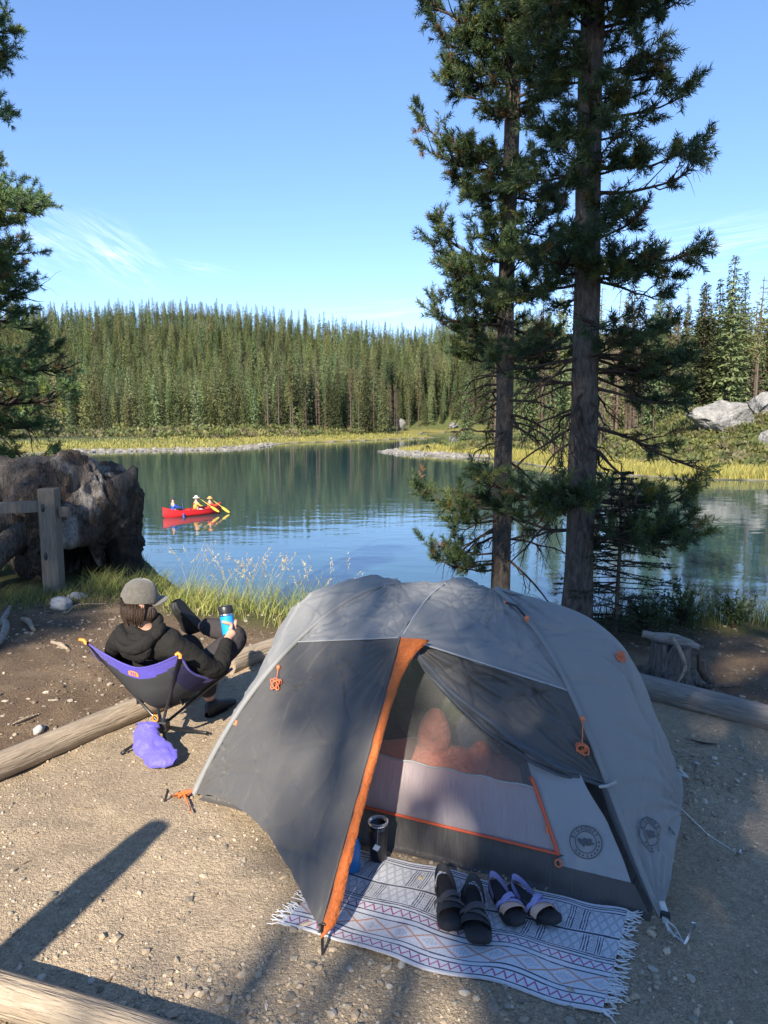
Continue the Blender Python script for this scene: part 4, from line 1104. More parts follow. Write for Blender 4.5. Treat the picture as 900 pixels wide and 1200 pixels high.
for v0 in (.022, .105, .145, .30, .345, .425, .455, .475, .925, .955, .975): line(v0, .0055)
line(.675, .007); line(.665, .003)
for vc in (.064, .385):       # magenta zigzags
    zf = vc + .026 * (tri(Uw, .036) * 2 - 1); paint((np.abs(Vw - zf) < .0085), mag)
band = (Vw > .155) & (Vw < .29)
q = (np.abs((((Uw / .115) % 1) - .5)) * 2 + np.abs((Vw - .2225) / .0675))
paint(band & (np.abs(q - 1) < .09), org); paint(band & (np.abs(q - .8) < .06), org, .35)
paint(band & (q > 1.15) & ((np.sin(Uw * 900) * np.sin(Vw * 420)) > .45), gry)
paint(band & (q < .55) & ((np.sin(Uw * 800) * np.sin(Vw * 400)) > .35), navy, .8)
for v0, v1, ph in ((.485, .655, .03), (.69, .915, .10)):
    row = (Vw > v0) & (Vw < v1); uu = ((Uw + ph) % .205)
    lad = uu < .075
    lat = np.minimum(np.abs(((Uw / .034 + Vw / .13) % 1) - .5), np.abs(((Uw / .034 - Vw / .13) % 1) - .5))
    paint(row, gry, .22); paint(row & ~lad & (lat < .16), gry, .95)
    paint(row & ~lad & (lat > .33) & (np.sin(Uw * 1500) * np.sin(Vw * 700) > .1), gry, .75)
    for l0 in (.004, .013, .022, .053, .062, .071): paint(row & (np.abs(uu - l0) < .0021), navy)
    paint(row & lad & (uu > .027) & (uu < .048) & (np.sin(uu * 620) * np.sin(Vw * 300) > .25), navy)
col *= (1 + .10 * vnoise(np.stack([U * 300, Vv * 160, U * 0], -1), 12))[..., None]
M['rug'] = mat('woven_cotton', (1, 1, 1), .95, attr=True, bump=[(420, .0012)], sheen=.3, spec=.1)
P3r = np.concatenate([P2, zz_[..., None]], -1)
rug = thing('rug', 'woven white rug with navy, magenta and orange bands in front of the tent', 'rug', (*((LFc + RBc) / 2), 0))
ro = np.array((*((LFc + RBc) / 2), 0))
mb = MB(); sheet(mb, P3r, 0, col=col.reshape(-1, 3))
bz = P3r.copy(); bz[..., 2] -= .006
for e in (P3r[:, 0], P3r[:, -1], P3r[0], P3r[-1]):
    lo = e - np.array((0, 0, .008)); sheet(mb, np.stack([e, lo], 1), 0, col=np.tile(white * .9, (2 * len(e), 1)))
mb.build('cloth', M['rug'], rug, color=True, off=ro)
M['fringe'] = mat('fringe_cotton', (.66, .65, .64), .95, spec=.1); r = np.random.default_rng(3)
for side, edge in ((-1, P3r[0]), (1, P3r[-1])):
    mb = MB()
    for k in range(100):
        p = edge[int(r.integers(0, nv))] - (0, 0, .003); L = r.uniform(.035, .065); d = eu * side + ev_ * r.normal(0, .35)
        pts = [p]
        for j in range(3):
            d = d + ev_ * r.normal(0, .35); d2 = d / np.linalg.norm(d); q = pts[-1] + np.array((*d2, 0)) * L / 3
            q[2] = gz(q[0], q[1]) * .6 + .010 + r.uniform(0, .006); pts.append(q)
        tube(mb, pts, (.0030, .0028, .0024, .0014), 4, 0, False, 1)
    mb.build('fringe', M['fringe'], rug, off=ro)
def rug_z(x, y): return gz(x, y) * .5 + .022

# ================================================================ sandals
def sandal(px, py, ang, mirror, label, c_sole, c_strap, c_strap2, seed, loose=False):
    p = at_z(px, py, .03); p[2] = rug_z(p[0], p[1])
    root = thing('sandal', label, 'sandal', tuple(p), ang); root.scale = (.93,) * 3 if loose or c_strap is M['lav'] else (1.12,) * 3
    n = 48; a = np.linspace(0, 2 * PI, n, endpoint=False)
    yy = .130 * np.cos(a); w = .043 * np.sqrt(np.abs(np.sin(a))) * np.sign(np.sin(a)) * (1 + .16 * np.cos(a) - .16 * np.exp(-((yy + .01) / .05) ** 2))
    xx = w + mirror * .010 * np.sin(yy * 14)
    O = np.stack([xx, yy], 1)
    mb = MB(); z0s = [(0, .92), (.006, 1.0), (.022, 1.0), (.030, .97), (.030, .80), (.026, .3)]
    P = np.stack([np.stack([O[:, 0] * f, O[:, 1] * f, z + .012 * sstep(-.02, -.13, O[:, 1]) * (z > .01) + .010 * sstep(.09, .13, O[:, 1])], 1) for z, f in z0s], 1)
    sheet(mb, P, 0, True, False); mb.add(P[:, -1], [list(range(n))], 0); mb.add(P[:, 0], [list(range(n))[::-1]], 0)
    mb.build('sole', c_sole, root)
    def strap(y0, y1, h, wd, m, skew=0):
        x0 = np.interp(y0, [-.13, -.05, 0, .08, .13], [.03, .036, .034, .047, .03])
        t = np.linspace(0, 1, 14); xs = np.cos(PI * (1 - t)) * (x0 + .003); zs = .022 + h * np.sin(PI * t) ** .7; ys = y0 + (y1 - y0) * t + skew * np.sin(PI * t)
        c = np.stack([xs, ys, zs], 1); A = c + (0, wd / 2, 0); B = c - (0, wd / 2, 0)
        mb = MB(); sheet(mb, np.stack([A, B], 1), 0); sheet(mb, np.stack([A, B], 1) - (0, 0, .003), 0)
        for e in (A, B): sheet(mb, np.stack([e, e - (0, 0, .003)], 1), 0)
        mb.build('strap', m, root)
    strap(.065, .052, .040, .034, c_strap2); strap(.0, .03, .058, .026, c_strap, .014); strap(.075, .015, .048, .016, c_strap)
    # heel loop
    t = np.linspace(0, 1, 18); an = PI * t; c = np.stack([.036 * np.cos(an), -.035 - .085 * np.sin(an), .032 + .040 * np.sin(an)], 1)
    mb = MB(); A, B = c + (0, 0, .016), c - (0, 0, .012); sheet(mb, np.stack([A, B], 1), 0); sheet(mb, np.stack([A * (.93, .97, 1), B * (.93, .97, 1)], 1), 0); mb.build('heel_strap', c_strap, root)
    if loose:
        mb = MB(); q = np.array([(-.03, .03, .045), (-.06, .055, .05), (-.075, .10, .02), (-.07, .14, .008)]); A = spline(q, 14)
        sheet(mb, np.stack([A + (.009, 0, 0), A - (.009, 0, 0)], 1), 0); sheet(mb, np.stack([A + (.009, 0, -.002), A - (.009, 0, -.002)], 1), 0); mb.build('strap', M['blackplastic'], root)
M['rubber'] = mat('black_rubber', (.022, .022, .024), .75, noise=(30, .4), bump=[(90, .002)])
M['webb'] = mat('charcoal_webbing', (.075, .072, .075), .8, bump=[(200, .001)])
M['webb2'] = mat('dark_webbing', (.035, .034, .038), .8, bump=[(200, .001)])
M['lav'] = mat('lavender_webbing', (.30, .30, .55), .8, bump=[(200, .001)])
M['peach'] = mat('peach_webbing', (.62, .40, .29), .8, bump=[(200, .001)])
sandal(525, 1062, RAD(187), 1, 'black sandal of the black pair lying farther from the lavender-strapped sandals', M['rubber'], M['webb'], M['webb2'], 1)
sandal(556, 1077, RAD(176), -1, 'black sandal of the black pair lying next to the lavender-strapped sandal', M['rubber'], M['webb'], M['webb2'], 2)
sandal(592, 1062, RAD(200), 1, 'sandal with lavender and peach straps beside the black pair, its black strap loose', M['rubber'], M['lav'], M['peach'], 3, True)
sandal(624, 1064, RAD(212), -1, 'rightmost sandal on the rug, peach strap across its toe', M['rubber'], M['lav'], M['peach'], 4)

# ================================================================ mug, bottle
M['black_gloss'] = mat('black_powder_coat', (.012, .012, .014), .35, coat=.2)
M['steel'] = mat('steel_rim', (.7, .7, .7), .25, metal=1)
t = NT('clear_lid_mat'); t.b.inputs['Base Color'].default_value = (.8, .82, .84, 1); t.b.inputs['Roughness'].default_value = .08; t.b.inputs['Transmission Weight'].default_value = .85; M['clear'] = t.m
def tumbler(p, label):
    root = thing('tumbler', label, 'mug', tuple(p))
    mb = MB(); lathe(mb, [(0, 0), (.030, 0), (.033, .004), (.037, .06), (.040, .125), (.0405, .155), (.037, .156), (.035, .11), (0, .10)], segs=28); mb.build('body', M['black_gloss'], root)
    mb = MB(); lathe(mb, [(.0385, .154), (.0425, .157), (.0425, .168), (.038, .170), (.033, .166), (.031, .158)], segs=28); mb.build('lid', M['clear'], root)
    mb = MB(); box(mb, (-.006, -.040, .072), (.024, .002, .024), Matrix.Rotation(.5, 3, 'Y'), 0); tg = mb.build('tea_tag', mat('paper_tag', (.8, .8, .78), .8), root)
    mb = MB(); tube(mb, [(0, -.043, .160), (-.001, -.0435, .12), (-.004, -.041, .082)], .0009, 4); mb.build('string', M['whitecord'], tg)
p = at_z(443, 1007, .02); p[2] = rug_z(p[0], p[1]); tumbler(p, 'black steel tumbler with clear lid and tea tag by the tent wall')
M['blue_pl'] = mat('blue_plastic', (.02, .16, .42), .4)
p = at_z(412, 1020, .02); p[2] = rug_z(p[0], p[1]); root = thing('bottle', 'blue bottle half hidden behind the orange tent flap', 'bottle', tuple(p))
mb = MB(); lathe(mb, [(0, 0), (.032, 0), (.036, .006), (.036, .10), (.030, .125), (.018, .14), (.018, .15)], segs=24); mb.build('body', M['blue_pl'], root)
mb = MB(); lathe(mb, [(.021, .148), (.021, .17), (0, .172)], segs=20); mb.build('cap', M['blackplastic'], root)
# ================================================================ camp chair and its sitter
CC = np.array((-1.235, 3.95, 0.0)); CROT = math.atan2(-.324, .946)
CC[2] = gz(CC[0], CC[1])
CR = np.array(Matrix.Rotation(CROT, 3, 'Z'))
def cw(p): return np.asarray(p, float) @ CR.T + CC
M['chair_blue'] = fabric('blue_violet_nylon', (.075, .06, .36), .05, sc=16, bump=.004)
M['chair_black'] = mat('black_mesh_cloth', (.040, .042, .044), .85, bump=[(260, .001)], spec=.25)
M['chair_navy'] = mat('navy_open_mesh', (.03, .028, .075), .85, bump=[(200, .002)], spec=.25, alpha=.9)
M['pole'] = mat('black_anodised_pole', (.018, .018, .02), .35, coat=.2)
M['orange_pl'] = mat('orange_plastic', (.80, .25, .03), .45)
chair = thing('camp_chair', 'low blue and black folding camp chair holding the man', 'camp chair', tuple(CC), CROT)
FEET = [(-.155, -.165), (.155, -.165), (.155, .205), (-.155, .205)]; HUB = np.array((0, -.015, .125))
TIPS = {'bl': (-.290, -.24, .645), 'br': (.290, -.24, .635), 'fl': (-.295, .255, .40), 'fr': (.295, .255, .40)}
for (x, y) in FEET:
    zz = gz(*cw((x, y, 0))[:2]) - CC[2]
    mb = MB(); tube(mb, [HUB, (x, y, zz + .012)], .0085, 10); l_ = mb.build('leg', M['pole'], chair)
    mb = MB(); d = unit(np.array((x, y, zz)) - HUB); tube(mb, [np.array((x, y, zz + .012)) - d * .02, np.array((x, y, zz + .004)) + d * .004], (.010, .0135), 10); mb.build('foot', M['blackplastic'], l_)
for k, q in TIPS.items():
    mb = MB(); tube(mb, [HUB, q], .0085, 10); l_ = mb.build('pole', M['pole'], chair)
    if k[0] == 'b':
        sx = -1 if k[1] == 'l' else 1; q = np.array(q)
        mb = MB(); tube(mb, [q + (0, 0, -.01), q + (sx * .012, -.006, .012), q + (sx * .04, -.006, .012)] if sx < 0 else [q + (-.012, -.014, .006), q + (0, -.014, .016), q + (.012, -.012, .006), q + (.010, -.012, -.01)], .009, 8); mb.build('pull_tab', M['orange_pl'], l_)
mb = MB(); box(mb, HUB, (.075, .06, .07), Matrix.Rotation(.2, 3, 'Z'), 0, .012); hub = mb.build('hub', M['blackplastic'], chair)
mb = MB(); a = np.linspace(0, 2 * PI, 16); tube(mb, HUB + np.stack([-.018 + .018 * np.cos(a), -.035 + 0 * a, .055 + .018 * np.sin(a)], 1), .004, 6, 0, False); mb.build('cord_loop', M['orange_pl'], hub)
# sling
na, nb = 49, 57
cen = spline([(0, -.215, .525), (0, -.198, .44), (0, -.158, .34), (0, -.09, .265), (0, .0, .228), (0, .12, .25), (0, .25, .335)], nb)
edg = spline([(1.03, -.236, .64), (1.03, -.16, .53), (1.06, -.06, .46), (1.08, .03, .42), (1.06, .12, .41), (1.05, .255, .40)], nb)
a = np.linspace(-1, 1, na)[:, None]; w_ = (np.abs(a) ** 1.55)[..., None]
E = np.stack([np.broadcast_to(edg[:, 0] * .28, (na, nb)) * np.sign(a) * np.abs(a) ** 1.05, np.broadcast_to(edg[:, 1], (na, nb)), np.broadcast_to(edg[:, 2], (na, nb))], -1)
P = cen[None] * (1 - w_) + E * w_; P[..., 0] = E[..., 0]
P = wr(P, .006, 9, 81)
SL = P
F4 = grid_faces(na, nb); ia, ib = F4[:, 0] // nb, F4[:, 0] % nb; an_ = np.abs((ia + .5) / (na - 1) * 2 - 1); bn_ = (ib + .5) / (nb - 1)
blue = (bn_ < .055 + .075 * (1 - an_ ** 2)) | ((an_ > .90) & (bn_ > .50) & (bn_ < 1)) | (bn_ > .95)
navy_ = (an_ > .72) & ~blue & (bn_ > .12)
SN = unit(np.cross(np.gradient(P, axis=0), np.gradient(P, axis=1)))
for nm, mk, mt in (('back_cloth', ~blue & ~navy_, 'chair_black'), ('side_mesh', navy_ & (ia < na // 2), 'chair_navy'), ('side_mesh', navy_ & (ia >= na // 2), 'chair_navy'), ('trim', blue, 'chair_blue')):
    f = F4[mk]; used_ = np.unique(f); rm = -np.ones(na * nb, int); rm[used_] = np.arange(len(used_))
    V = P.reshape(-1, 3)[used_]; N_ = SN.reshape(-1, 3)[used_]; mb = MB(); mb.add(V + N_ * .002, rm[f]); mb.add(V - N_ * .002, rm[f][:, ::-1])
    pt = mb.build(nm, M[mt], chair)
mb = MB()
for sgn in (0, -1): tube(mb, P[sgn], .006, 6)
tube(mb, P[:, 0], .005, 6); tube(mb, P[:, -1], .005, 6); mb.build('piping', M['chair_blue'], chair)
# orange patch on the back band, lettered
ci = int(na * .46); c = P[ci, 4]; ex = unit(P[ci + 2, 4] - P[ci - 2, 4]); ey = unit(P[ci, 2] - P[ci, 6]); nn_ = np.cross(ex, ey); 
if nn_[1] > 0: nn_ = -nn_
mb = MB(); mb.add([c + nn_ * .006 + ex * x + ey * y for x, y in ((-.030, -.013), (.030, -.013), (.030, .009), (.012, .016), (-.012, .016), (-.030, .009))], [(0, 1, 2, 3, 4, 5)], 0, False)
patch = mb.build('logo_patch', M['orange_pl'], chair)
V, Fs = text_mesh('REI', .026, True); mb = MB(); base = 0; Q = c + nn_ * .008 + V[:, 0:1] * ex + V[:, 1:2] * ey
mb.v.append(Q); mb.c.append(np.ones((len(Q), 3))); mb.n = len(Q)
for f in Fs: mb.f.append((np.array([f]), 0, False))
mb.build('lettering', M['chair_blue'], patch)

# ---- the man
M['skin_'] = mat('skin', (.50, .29, .20), .55, noise=(9, .15), dark=(.42, .22, .15), bump=[(120, .0008)], spec=.4)
M['hoodie'] = mat('black_fleece', (.022, .021, .020), .95, noise=(7, .3), bump=[(9, .03), (26, .010), (160, .002)], spec=.12)
M['trousers'] = mat('charcoal_trousers', (.045, .040, .042), .9, noise=(6, .3), bump=[(8, .024), (26, .008)], spec=.2)
M['capwool'] = mat('grey_wool_cap', (.135, .125, .108), .95, noise=(60, .55), bump=[(120, .002)], sheen=.3, spec=.1)
M['hair'] = mat('brown_hair', (.050, .029, .018), .55, noise=(14, .6), stretch=(6, 6, .6), bump=[(26, .012)], spec=.5)
M['shoe'] = mat('black_shoe', (.02, .02, .022), .6, bump=[(60, .003)])
man = thing('person', 'man in grey cap and black hoodie sitting back in a camp chair, tumbler raised', 'person', tuple(CC), CROT)
ARM_R = [(.165, -.12, .64), (.275, -.03, .52), (.315, .06, .445), (.295, .17, .51), (.262, .275, .575)]
ARM_L = [(-.165, -.12, .64), (-.27, -.04, .54), (-.30, .04, .43), (-.22, .16, .42), (-.12, .25, .46)]
LEG_R = [(.095, .03, .355), (.20, .20, .455), (.285, .375, .555), (.12, .405, .575), (-.035, .43, .575)]
LEG_L = [(-.095, .03, .355), (-.10, .22, .42), (-.09, .415, .475), (-.04, .44, .29), (.02, .455, .085)]
HEAD = np.array((-.005, -.150, .858)); HY = RAD(-38)          # the head turns to the right
hR = np.array(Matrix.Rotation(HY, 3, 'Z')) @ np.array(Matrix.Rotation(RAD(-4), 3, 'X'))
HS = .88
def hp(x, y, z): return HEAD + hR @ np.array((x, y, z), float) * HS
J = [(0, .03, .37), (0, -.01, .45), (0, -.075, .56), (0, -.115, .65), (-.003, -.135, .735), tuple(hp(0, -.01, -.055)), tuple(hp(0, .0, .02)), tuple(hp(0, -.005, .075))]
Rr = [(.075, .06), (.08, .06), (.09, .06), (.08, .055), .046, .063, .077, .063]
Ed = [(i, i + 1) for i in range(7)]
def chain(pts, rads, root):
    k = root
    for p, r_ in zip(pts, rads): J.append(tuple(p)); Rr.append(r_); Ed.append((k, len(J) - 1)); k = len(J) - 1
    return k
wr_ = chain(ARM_R, (.058, .047, .042, .036, .026), 3); wl_ = chain(ARM_L, (.058, .047, .042, .036, .026), 3)
chain(LEG_R, (.06, .055, .05, .045, .036), 0); chain(LEG_L, (.06, .055, .05, .045, .036), 0)
CUP = np.array((.228, .335, .615)); CUPD = unit(np.array((-.06, .03, .30)))
pal_ = chain([(.272, .325, .60)], (.030,), wr_); chain([(-.08, .285, .47), (-.05, .31, .465)], (.028, .016), wl_)
body = skin(J, Ed, Rr, 0, 2)
# fingers closed round the tumbler, thumb on the near side
sx_ = unit(np.cross(CUPD, (0, 0, 1.0))); ax0 = unit(np.array((1.0, 0, 0)) - CUPD * CUPD[0]); ax1 = np.cross(CUPD, ax0)
for k, (hgt, Lf) in enumerate(((.030, .95), (.010, 1.0), (-.010, .97), (-.029, .82))):
    c = CUP + CUPD * hgt; pts = [np.array((.270, .335, .600 + hgt * .55))]
    for an in (.55, 1.15, 1.8, 2.4 * Lf): pts.append(c + (ax0 * math.cos(an) + ax1 * math.sin(an)) * .049)
    fb = skin(pts, [(i, i + 1) for i in range(4)], (.0115, .0105, .0098, .009, .0078), 0, 1); body.merge(fb)
pts = [np.array((.262, .300, .605))] + [CUP + CUPD * (.02 + .012 * i) + (ax0 * math.cos(an) + ax1 * math.sin(an)) * .048 for i, an in enumerate((-.5, -1.15, -1.75))]
body.merge(skin(pts, [(0, 1), (1, 2), (2, 3)], (.0135, .012, .0105, .0085), 0, 1))
# nose, ears, brow
for (c, r_) in ((hp(0, .098, .0), (.014, .018, .022)), (hp(.080, -.012, .005), (.011, .018, .030)), (hp(-.080, -.012, .005), (.011, .018, .030)), (hp(0, .078, -.065), (.032, .024, .022))):
    ellipsoid(body, c, r_, hR, 0, 12, 8)
body.build('body', M['skin_'], man)
mb = MB()
for s_ in (-1, 1): ellipsoid(mb, hp(s_ * .032, .083, .028), (.011, .006, .007), hR)
mb.build('eyes', mat('eye', (.08, .06, .05), .2), man)
mb = MB(); ellipsoid(mb, hp(0, .088, -.045), (.024, .006, .006), hR); mb.build('mouth', mat('lips', (.40, .16, .13), .5), man)
# hoodie
J, Rr, Ed = [(0, .03, .395), (0, -.01, .46), (0, -.08, .565), (0, -.12, .655), (-.002, -.132, .71)], [(.13, .09), (.145, .10), (.17, .105), (.155, .10), (.08, .08)], [(i, i + 1) for i in range(4)]
chain([tuple(p) for p in ARM_R[:4]] + [(.266, .26, .568)], (.078, .066, .062, .055, .043), 3); chain([tuple(p) for p in ARM_L[:4]] + [(-.125, .24, .455)], (.078, .066, .062, .055, .043), 3)
hd = skin(J, Ed, Rr, 0, 2); V = hd.verts(); hd.setverts(V + .010 * np.stack([fbm(V * 9 + k * 9, 3, 91 + k) for k in range(3)], 1))
ho = hd.build('hoodie', M['hoodie'], man)
mb = MB(); a = np.linspace(0, 2 * PI, 30, endpoint=False)       # hood lying in folds round the neck
for k, (R0, z0, rr, tl) in enumerate(((.072, .738, .026, .25), (.098, .705, .028, .45), (.085, .675, .036, .2))):
    c = np.stack([-.002 + R0 * 1.15 * np.cos(a), -.142 + R0 * (np.sin(a) * .9) - .015 * k, z0 - tl * .12 * np.sin(a) * 0 + .02 * np.sin(a * 2 + k) + .018 * np.sin(a)], 1)
    ph = np.linspace(0, 2 * PI, 10, endpoint=False); rad = rr * (1 + .22 * np.sin(a * 3 + k * 2))
    out = np.stack([np.cos(a), np.sin(a), a * 0], 1)
    P = c[:, None] + rad[:, None, None] * (np.cos(ph)[None, :, None] * out[:, None] + np.sin(ph)[None, :, None] * np.array((0, 0, 1.0)))
    sheet(mb, P, 0, True, True)
ellipsoid(mb, (0, -.215, .64), (.105, .045, .08), None, 0, 20, 12, .2, 4)
mb.build('hood', M['hoodie'], ho)
# trousers
J, Rr, Ed = [(0, .02, .365)], [(.115, .09)], []
chain(LEG_R[:1] + LEG_R[1:4] + [(-.01, .425, .575)], (.088, .088, .076, .067, .056), 0); chain(LEG_L[:4] + [(.015, .455, .115)], (.088, .088, .076, .067, .058), 0)
tb = skin(J, Ed, Rr, 0, 2); V = tb.verts(); tb.setverts(V + .009 * np.stack([fbm(V * 9 + k * 9, 3, 95 + k) for k in range(3)], 1)); tb.build('trousers', M['trousers'], man)
def shoe(heel, toe, up, nm='shoe'):
    heel, toe = np.array(heel, float), np.array(toe, float); d = unit(toe - heel); L = np.linalg.norm(toe - heel); u_ = unit(np.array(up, float) - d * (np.array(up) @ d)); s_ = np.cross(d, u_)
    t = np.linspace(0, 1, 16); wv = np.interp(t, [0, .05, .2, .5, .75, .93, 1], [.012, .030, .036, .036, .046, .034, .010]); hv = np.interp(t, [0, .05, .25, .45, .7, .93, 1], [.03, .085, .10, .075, .055, .04, .015])
    a = np.linspace(0, 2 * PI, 16, endpoint=False)
    P = heel + (d * L * t[:, None])[:, None] + wv[:, None, None] * np.cos(a)[None, :, None] * s_ + (hv[:, None] * (.5 + .5 * np.sign(np.sin(a)) * np.abs(np.sin(a)) ** .7))[..., None] * u_
    mb = MB(); sheet(mb, P, 0, False, True); o = mb.build(nm, M['shoe'], man)
    Q = np.stack([heel + d * L * t[:, None] + s_ * (wv[:, None] + .003) * k for k in (-1, 1)], 1)
    mb = MB(); sheet(mb, Q, 0); sheet(mb, Q - u_ * .016, 0)
    for k in (0, 1): sheet(mb, np.stack([Q[:, k], Q[:, k] - u_ * .016], 1), 0)
    mb.build('sole', M['rubber'], o)
shoe((.02, .40, .115 - .105), (.06, .665, .01), (0, 0, 1)); shoe((-.045, .475, .535), (-.125, .32, .745), (-.75, -.25, -.1))
# hair and cap
mb = MB(); ellipsoid(mb, hp(0, -.018, .005), (.072, .078, .085), hR, 0, 28, 20, .07, 3)
V = mb.verts(); L_ = (V - HEAD) @ hR; keepz = L_[:, 1] > .035
V = np.where(keepz[:, None], HEAD + (L_ * np.array((.88, .5, .9))) @ hR.T, V); mb.setverts(V)
for k in range(110):
    r = np.random.default_rng(900 + k); an = r.uniform(PI * .95, PI * 2.05); p0 = hp(.082 * math.cos(an), -.010 + .092 * math.sin(an), r.uniform(-.01, .03)); 
    p1 = hp(.078 * math.cos(an + r.normal(0, .1)), -.012 + .090 * math.sin(an), -.06); p2 = hp(.046 * math.cos(an + r.normal(0, .25)), -.012 + .066 * math.sin(an), r.uniform(-.14, -.095))
    tube(mb, spline([p0, p1, p2], 6), (.009, .010, .009, .008, .005, .001), 5, 0, True)
mb.build('hair', M['hair'], man)
mb = MB(); ellipsoid(mb, hp(0, .070, -.070), (.05, .030, .035), hR, 0, 18, 12, .15, 6); ellipsoid(mb, hp(.055, .035, -.05), (.022, .04, .045), hR, 0, 14, 10, .15, 7); ellipsoid(mb, hp(-.055, .035, -.05), (.022, .04, .045), hR, 0, 14, 10, .15, 8); mb.build('beard', M['hair'], man)
mb = MB(); th = np.linspace(0, PI * .53, 16); ph = np.linspace(0, 2 * PI, 40, endpoint=False); TH, PH = np.meshgrid(th, ph, indexing='ij')
sq = 1 + .04 * np.sin(TH) ** 2
Pc = np.stack([.101 * np.sin(TH) ** .75 * np.cos(PH), .004 + .113 * np.sin(TH) ** .75 * np.sin(PH), .035 + .098 * np.cos(TH) ** (1.0) * 1.0 + 0 * PH], -1) if False else np.stack([0.094 * np.sin(TH) ** .75 * np.cos(PH) * sq, -.004 + .106 * np.sin(TH) ** .75 * np.sin(PH) * sq, .030 + .122 * np.cos(TH)], -1)
back = (PH > PI * 1.36) & (PH < PI * 1.64) & (TH > PI * .36)       # opening over the hair
Pc[..., 2] = np.where(back, Pc[..., 2] + .030 * (1 - ((PH - PI * 1.5) / (PI * .14)) ** 2) * sstep(PI * .36, PI * .5, TH), Pc[..., 2])
Pc = Pc * HS; Pw = HEAD + Pc @ hR.T; sheet(mb, Pw, 0, False, True); Pin = HEAD + (Pc * .975) @ hR.T; sheet(mb, Pin[:, ::-1], 0, False, True); cap = mb.build('cap', M['capwool'], man)
mb = MB(); u_ = np.linspace(-1, 1, 21)[:, None]; w_ = np.linspace(0, 1, 8)[None, :]; an = PI / 2 + u_ * 1.05
rr = .104 + .060 * w_ * np.sqrt(np.clip(1 - (u_ * .96) ** 2, 0, 1)); B_ = HS * np.stack([rr * np.cos(an) * .92, -.004 + rr * np.sin(an), (.024 - .10 * (u_ * .55) ** 2) + .010 * w_ + .0 * rr], -1)
for dz in (0, -.005): sheet(mb, HEAD + (B_ + np.array((0, 0, dz))) @ hR.T, 0)
sheet(mb, np.stack([HEAD + B_[:, -1] @ hR.T, HEAD + (B_[:, -1] - np.array((0, 0, .005))) @ hR.T], 1), 0); mb.build('brim', M['capwool'], cap)
mb = MB(); an = np.linspace(PI * 1.34, PI * 1.66, 14); tube(mb, [hp(.095 * math.cos(q), -.006 + .108 * math.sin(q), .006) for q in an], .008, 6, 0, True, .5); mb.build('strap', M['hoodie'], cap)
mb = MB(); ellipsoid(mb, hp(0, -.004, .153), (.009, .009, .005), hR); mb.build('button', M['capwool'], cap)

# tumbler in his hand
M['blue_coat'] = mat('sky_blue_powder_coat', (.015, .30, .72), .4, coat=.2)
Mt = Vector(CUPD).to_track_quat('Z', 'Y').to_matrix()
cup = thing('tumbler', 'sky blue tumbler with black lid held up by the seated man', 'mug', tuple(cw(CUP - CUPD * .09)), CROT)
def cl(prof, m, nm): mb = MB(); lathe(mb, prof, (0, 0, 0), 24, 0, Mt); return mb.build(nm, M[m], cup)
cl([(0, 0), (.032, 0), (.035, .004), (.0375, .06), (.039, .15), (.039, .162)], 'blue_coat', 'body'); cl([(.0395, .160), (.0405, .163), (.0405, .170), (.039, .172)], 'steel', 'rim'); cl([(.0405, .171), (.041, .174), (.041, .212), (.038, .217), (0, .218)], 'blackplastic', 'lid')

# stuff sack hanging from the hub
M['sack'] = fabric('violet_nylon_sack', (.12, .10, .50), .08, sc=14, bump=.005)
mb = MB(); n = 60; t = np.linspace(0, 1, n)
cx = spline([(-.035, -.10, .170), (-.02, -.13, .135), (.04, -.17, .085), (.13, -.195, .055), (.215, -.205, .040)], n)
rad = np.interp(t, [0, .08, .3, .7, .9, 1], [.060, .075, .066, .078, .066, .018])
T_, N_, B_ = frames(cx); ph = np.linspace(0, 2 * PI, 60, endpoint=False)
P = cx[:, None] + rad[:, None, None] * (np.cos(ph)[None, :, None] * N_[:, None] * .42 + np.sin(ph)[None, :, None] * B_[:, None])
P = P * 1.0; d_ = P - cx[:, None]; P = cx[:, None] + d_ * (1 + .38 * fbm(P * 12, 2, 77) - .30 * np.abs(fbm(P * np.array((22, 22, 9)) + 5, 2, 78)) + .10)[..., None]; P[..., 2] = np.maximum(P[..., 2], .004)
sheet(mb, cw(P.reshape(-1, 3)).reshape(P.shape), 0, False, True)
Pi = cx[:4, None] + d_[:4] * .9; sheet(mb, cw(Pi[:, ::-1].reshape(-1, 3)).reshape(Pi.shape), 0, False, True)
single(mb, 'stuff_sack', M['sack'], 'empty violet stuff sack hanging under the camp chair', 'stuff sack', tuple(cw((.06, -.13, 0))))

# ================================================================ canoe on the lake
p0 = at_z(191, 607, WATER)[:2]; p1 = at_z(259, 600.5, WATER)[:2]
hd_ = math.atan2(p1[1] - p0[1], p1[0] - p0[0]); KL = min(np.linalg.norm(p1 - p0), 5.2); KC = (p0 + p1) / 2
print('canoe', KC, KL, math.degrees(hd_))
M['canoe'] = mat('red_canoe', (.62, .02, .025), .35, coat=.2); M['canoe_in'] = mat('canoe_inside', (.45, .05, .04), .6); M['gun'] = mat('canoe_trim', (.10, .02, .02), .5)
KR = np.array(Matrix.Rotation(hd_, 3, 'Z')); KO = np.array((*KC, WATER)); kw = lambda p: np.asarray(p, float) @ KR.T + KO
can = thing('canoe', 'red canoe carrying three paddlers across the lake', 'canoe', tuple(KO), hd_)
t = np.linspace(-1, 1, 41); bw = .44 * (1 - np.abs(t) ** 2.6) + .004; shr = .29 + .22 * np.abs(t) ** 3; keel = -.09 + .16 * np.abs(t) ** 8
an = np.linspace(0, PI, 17)
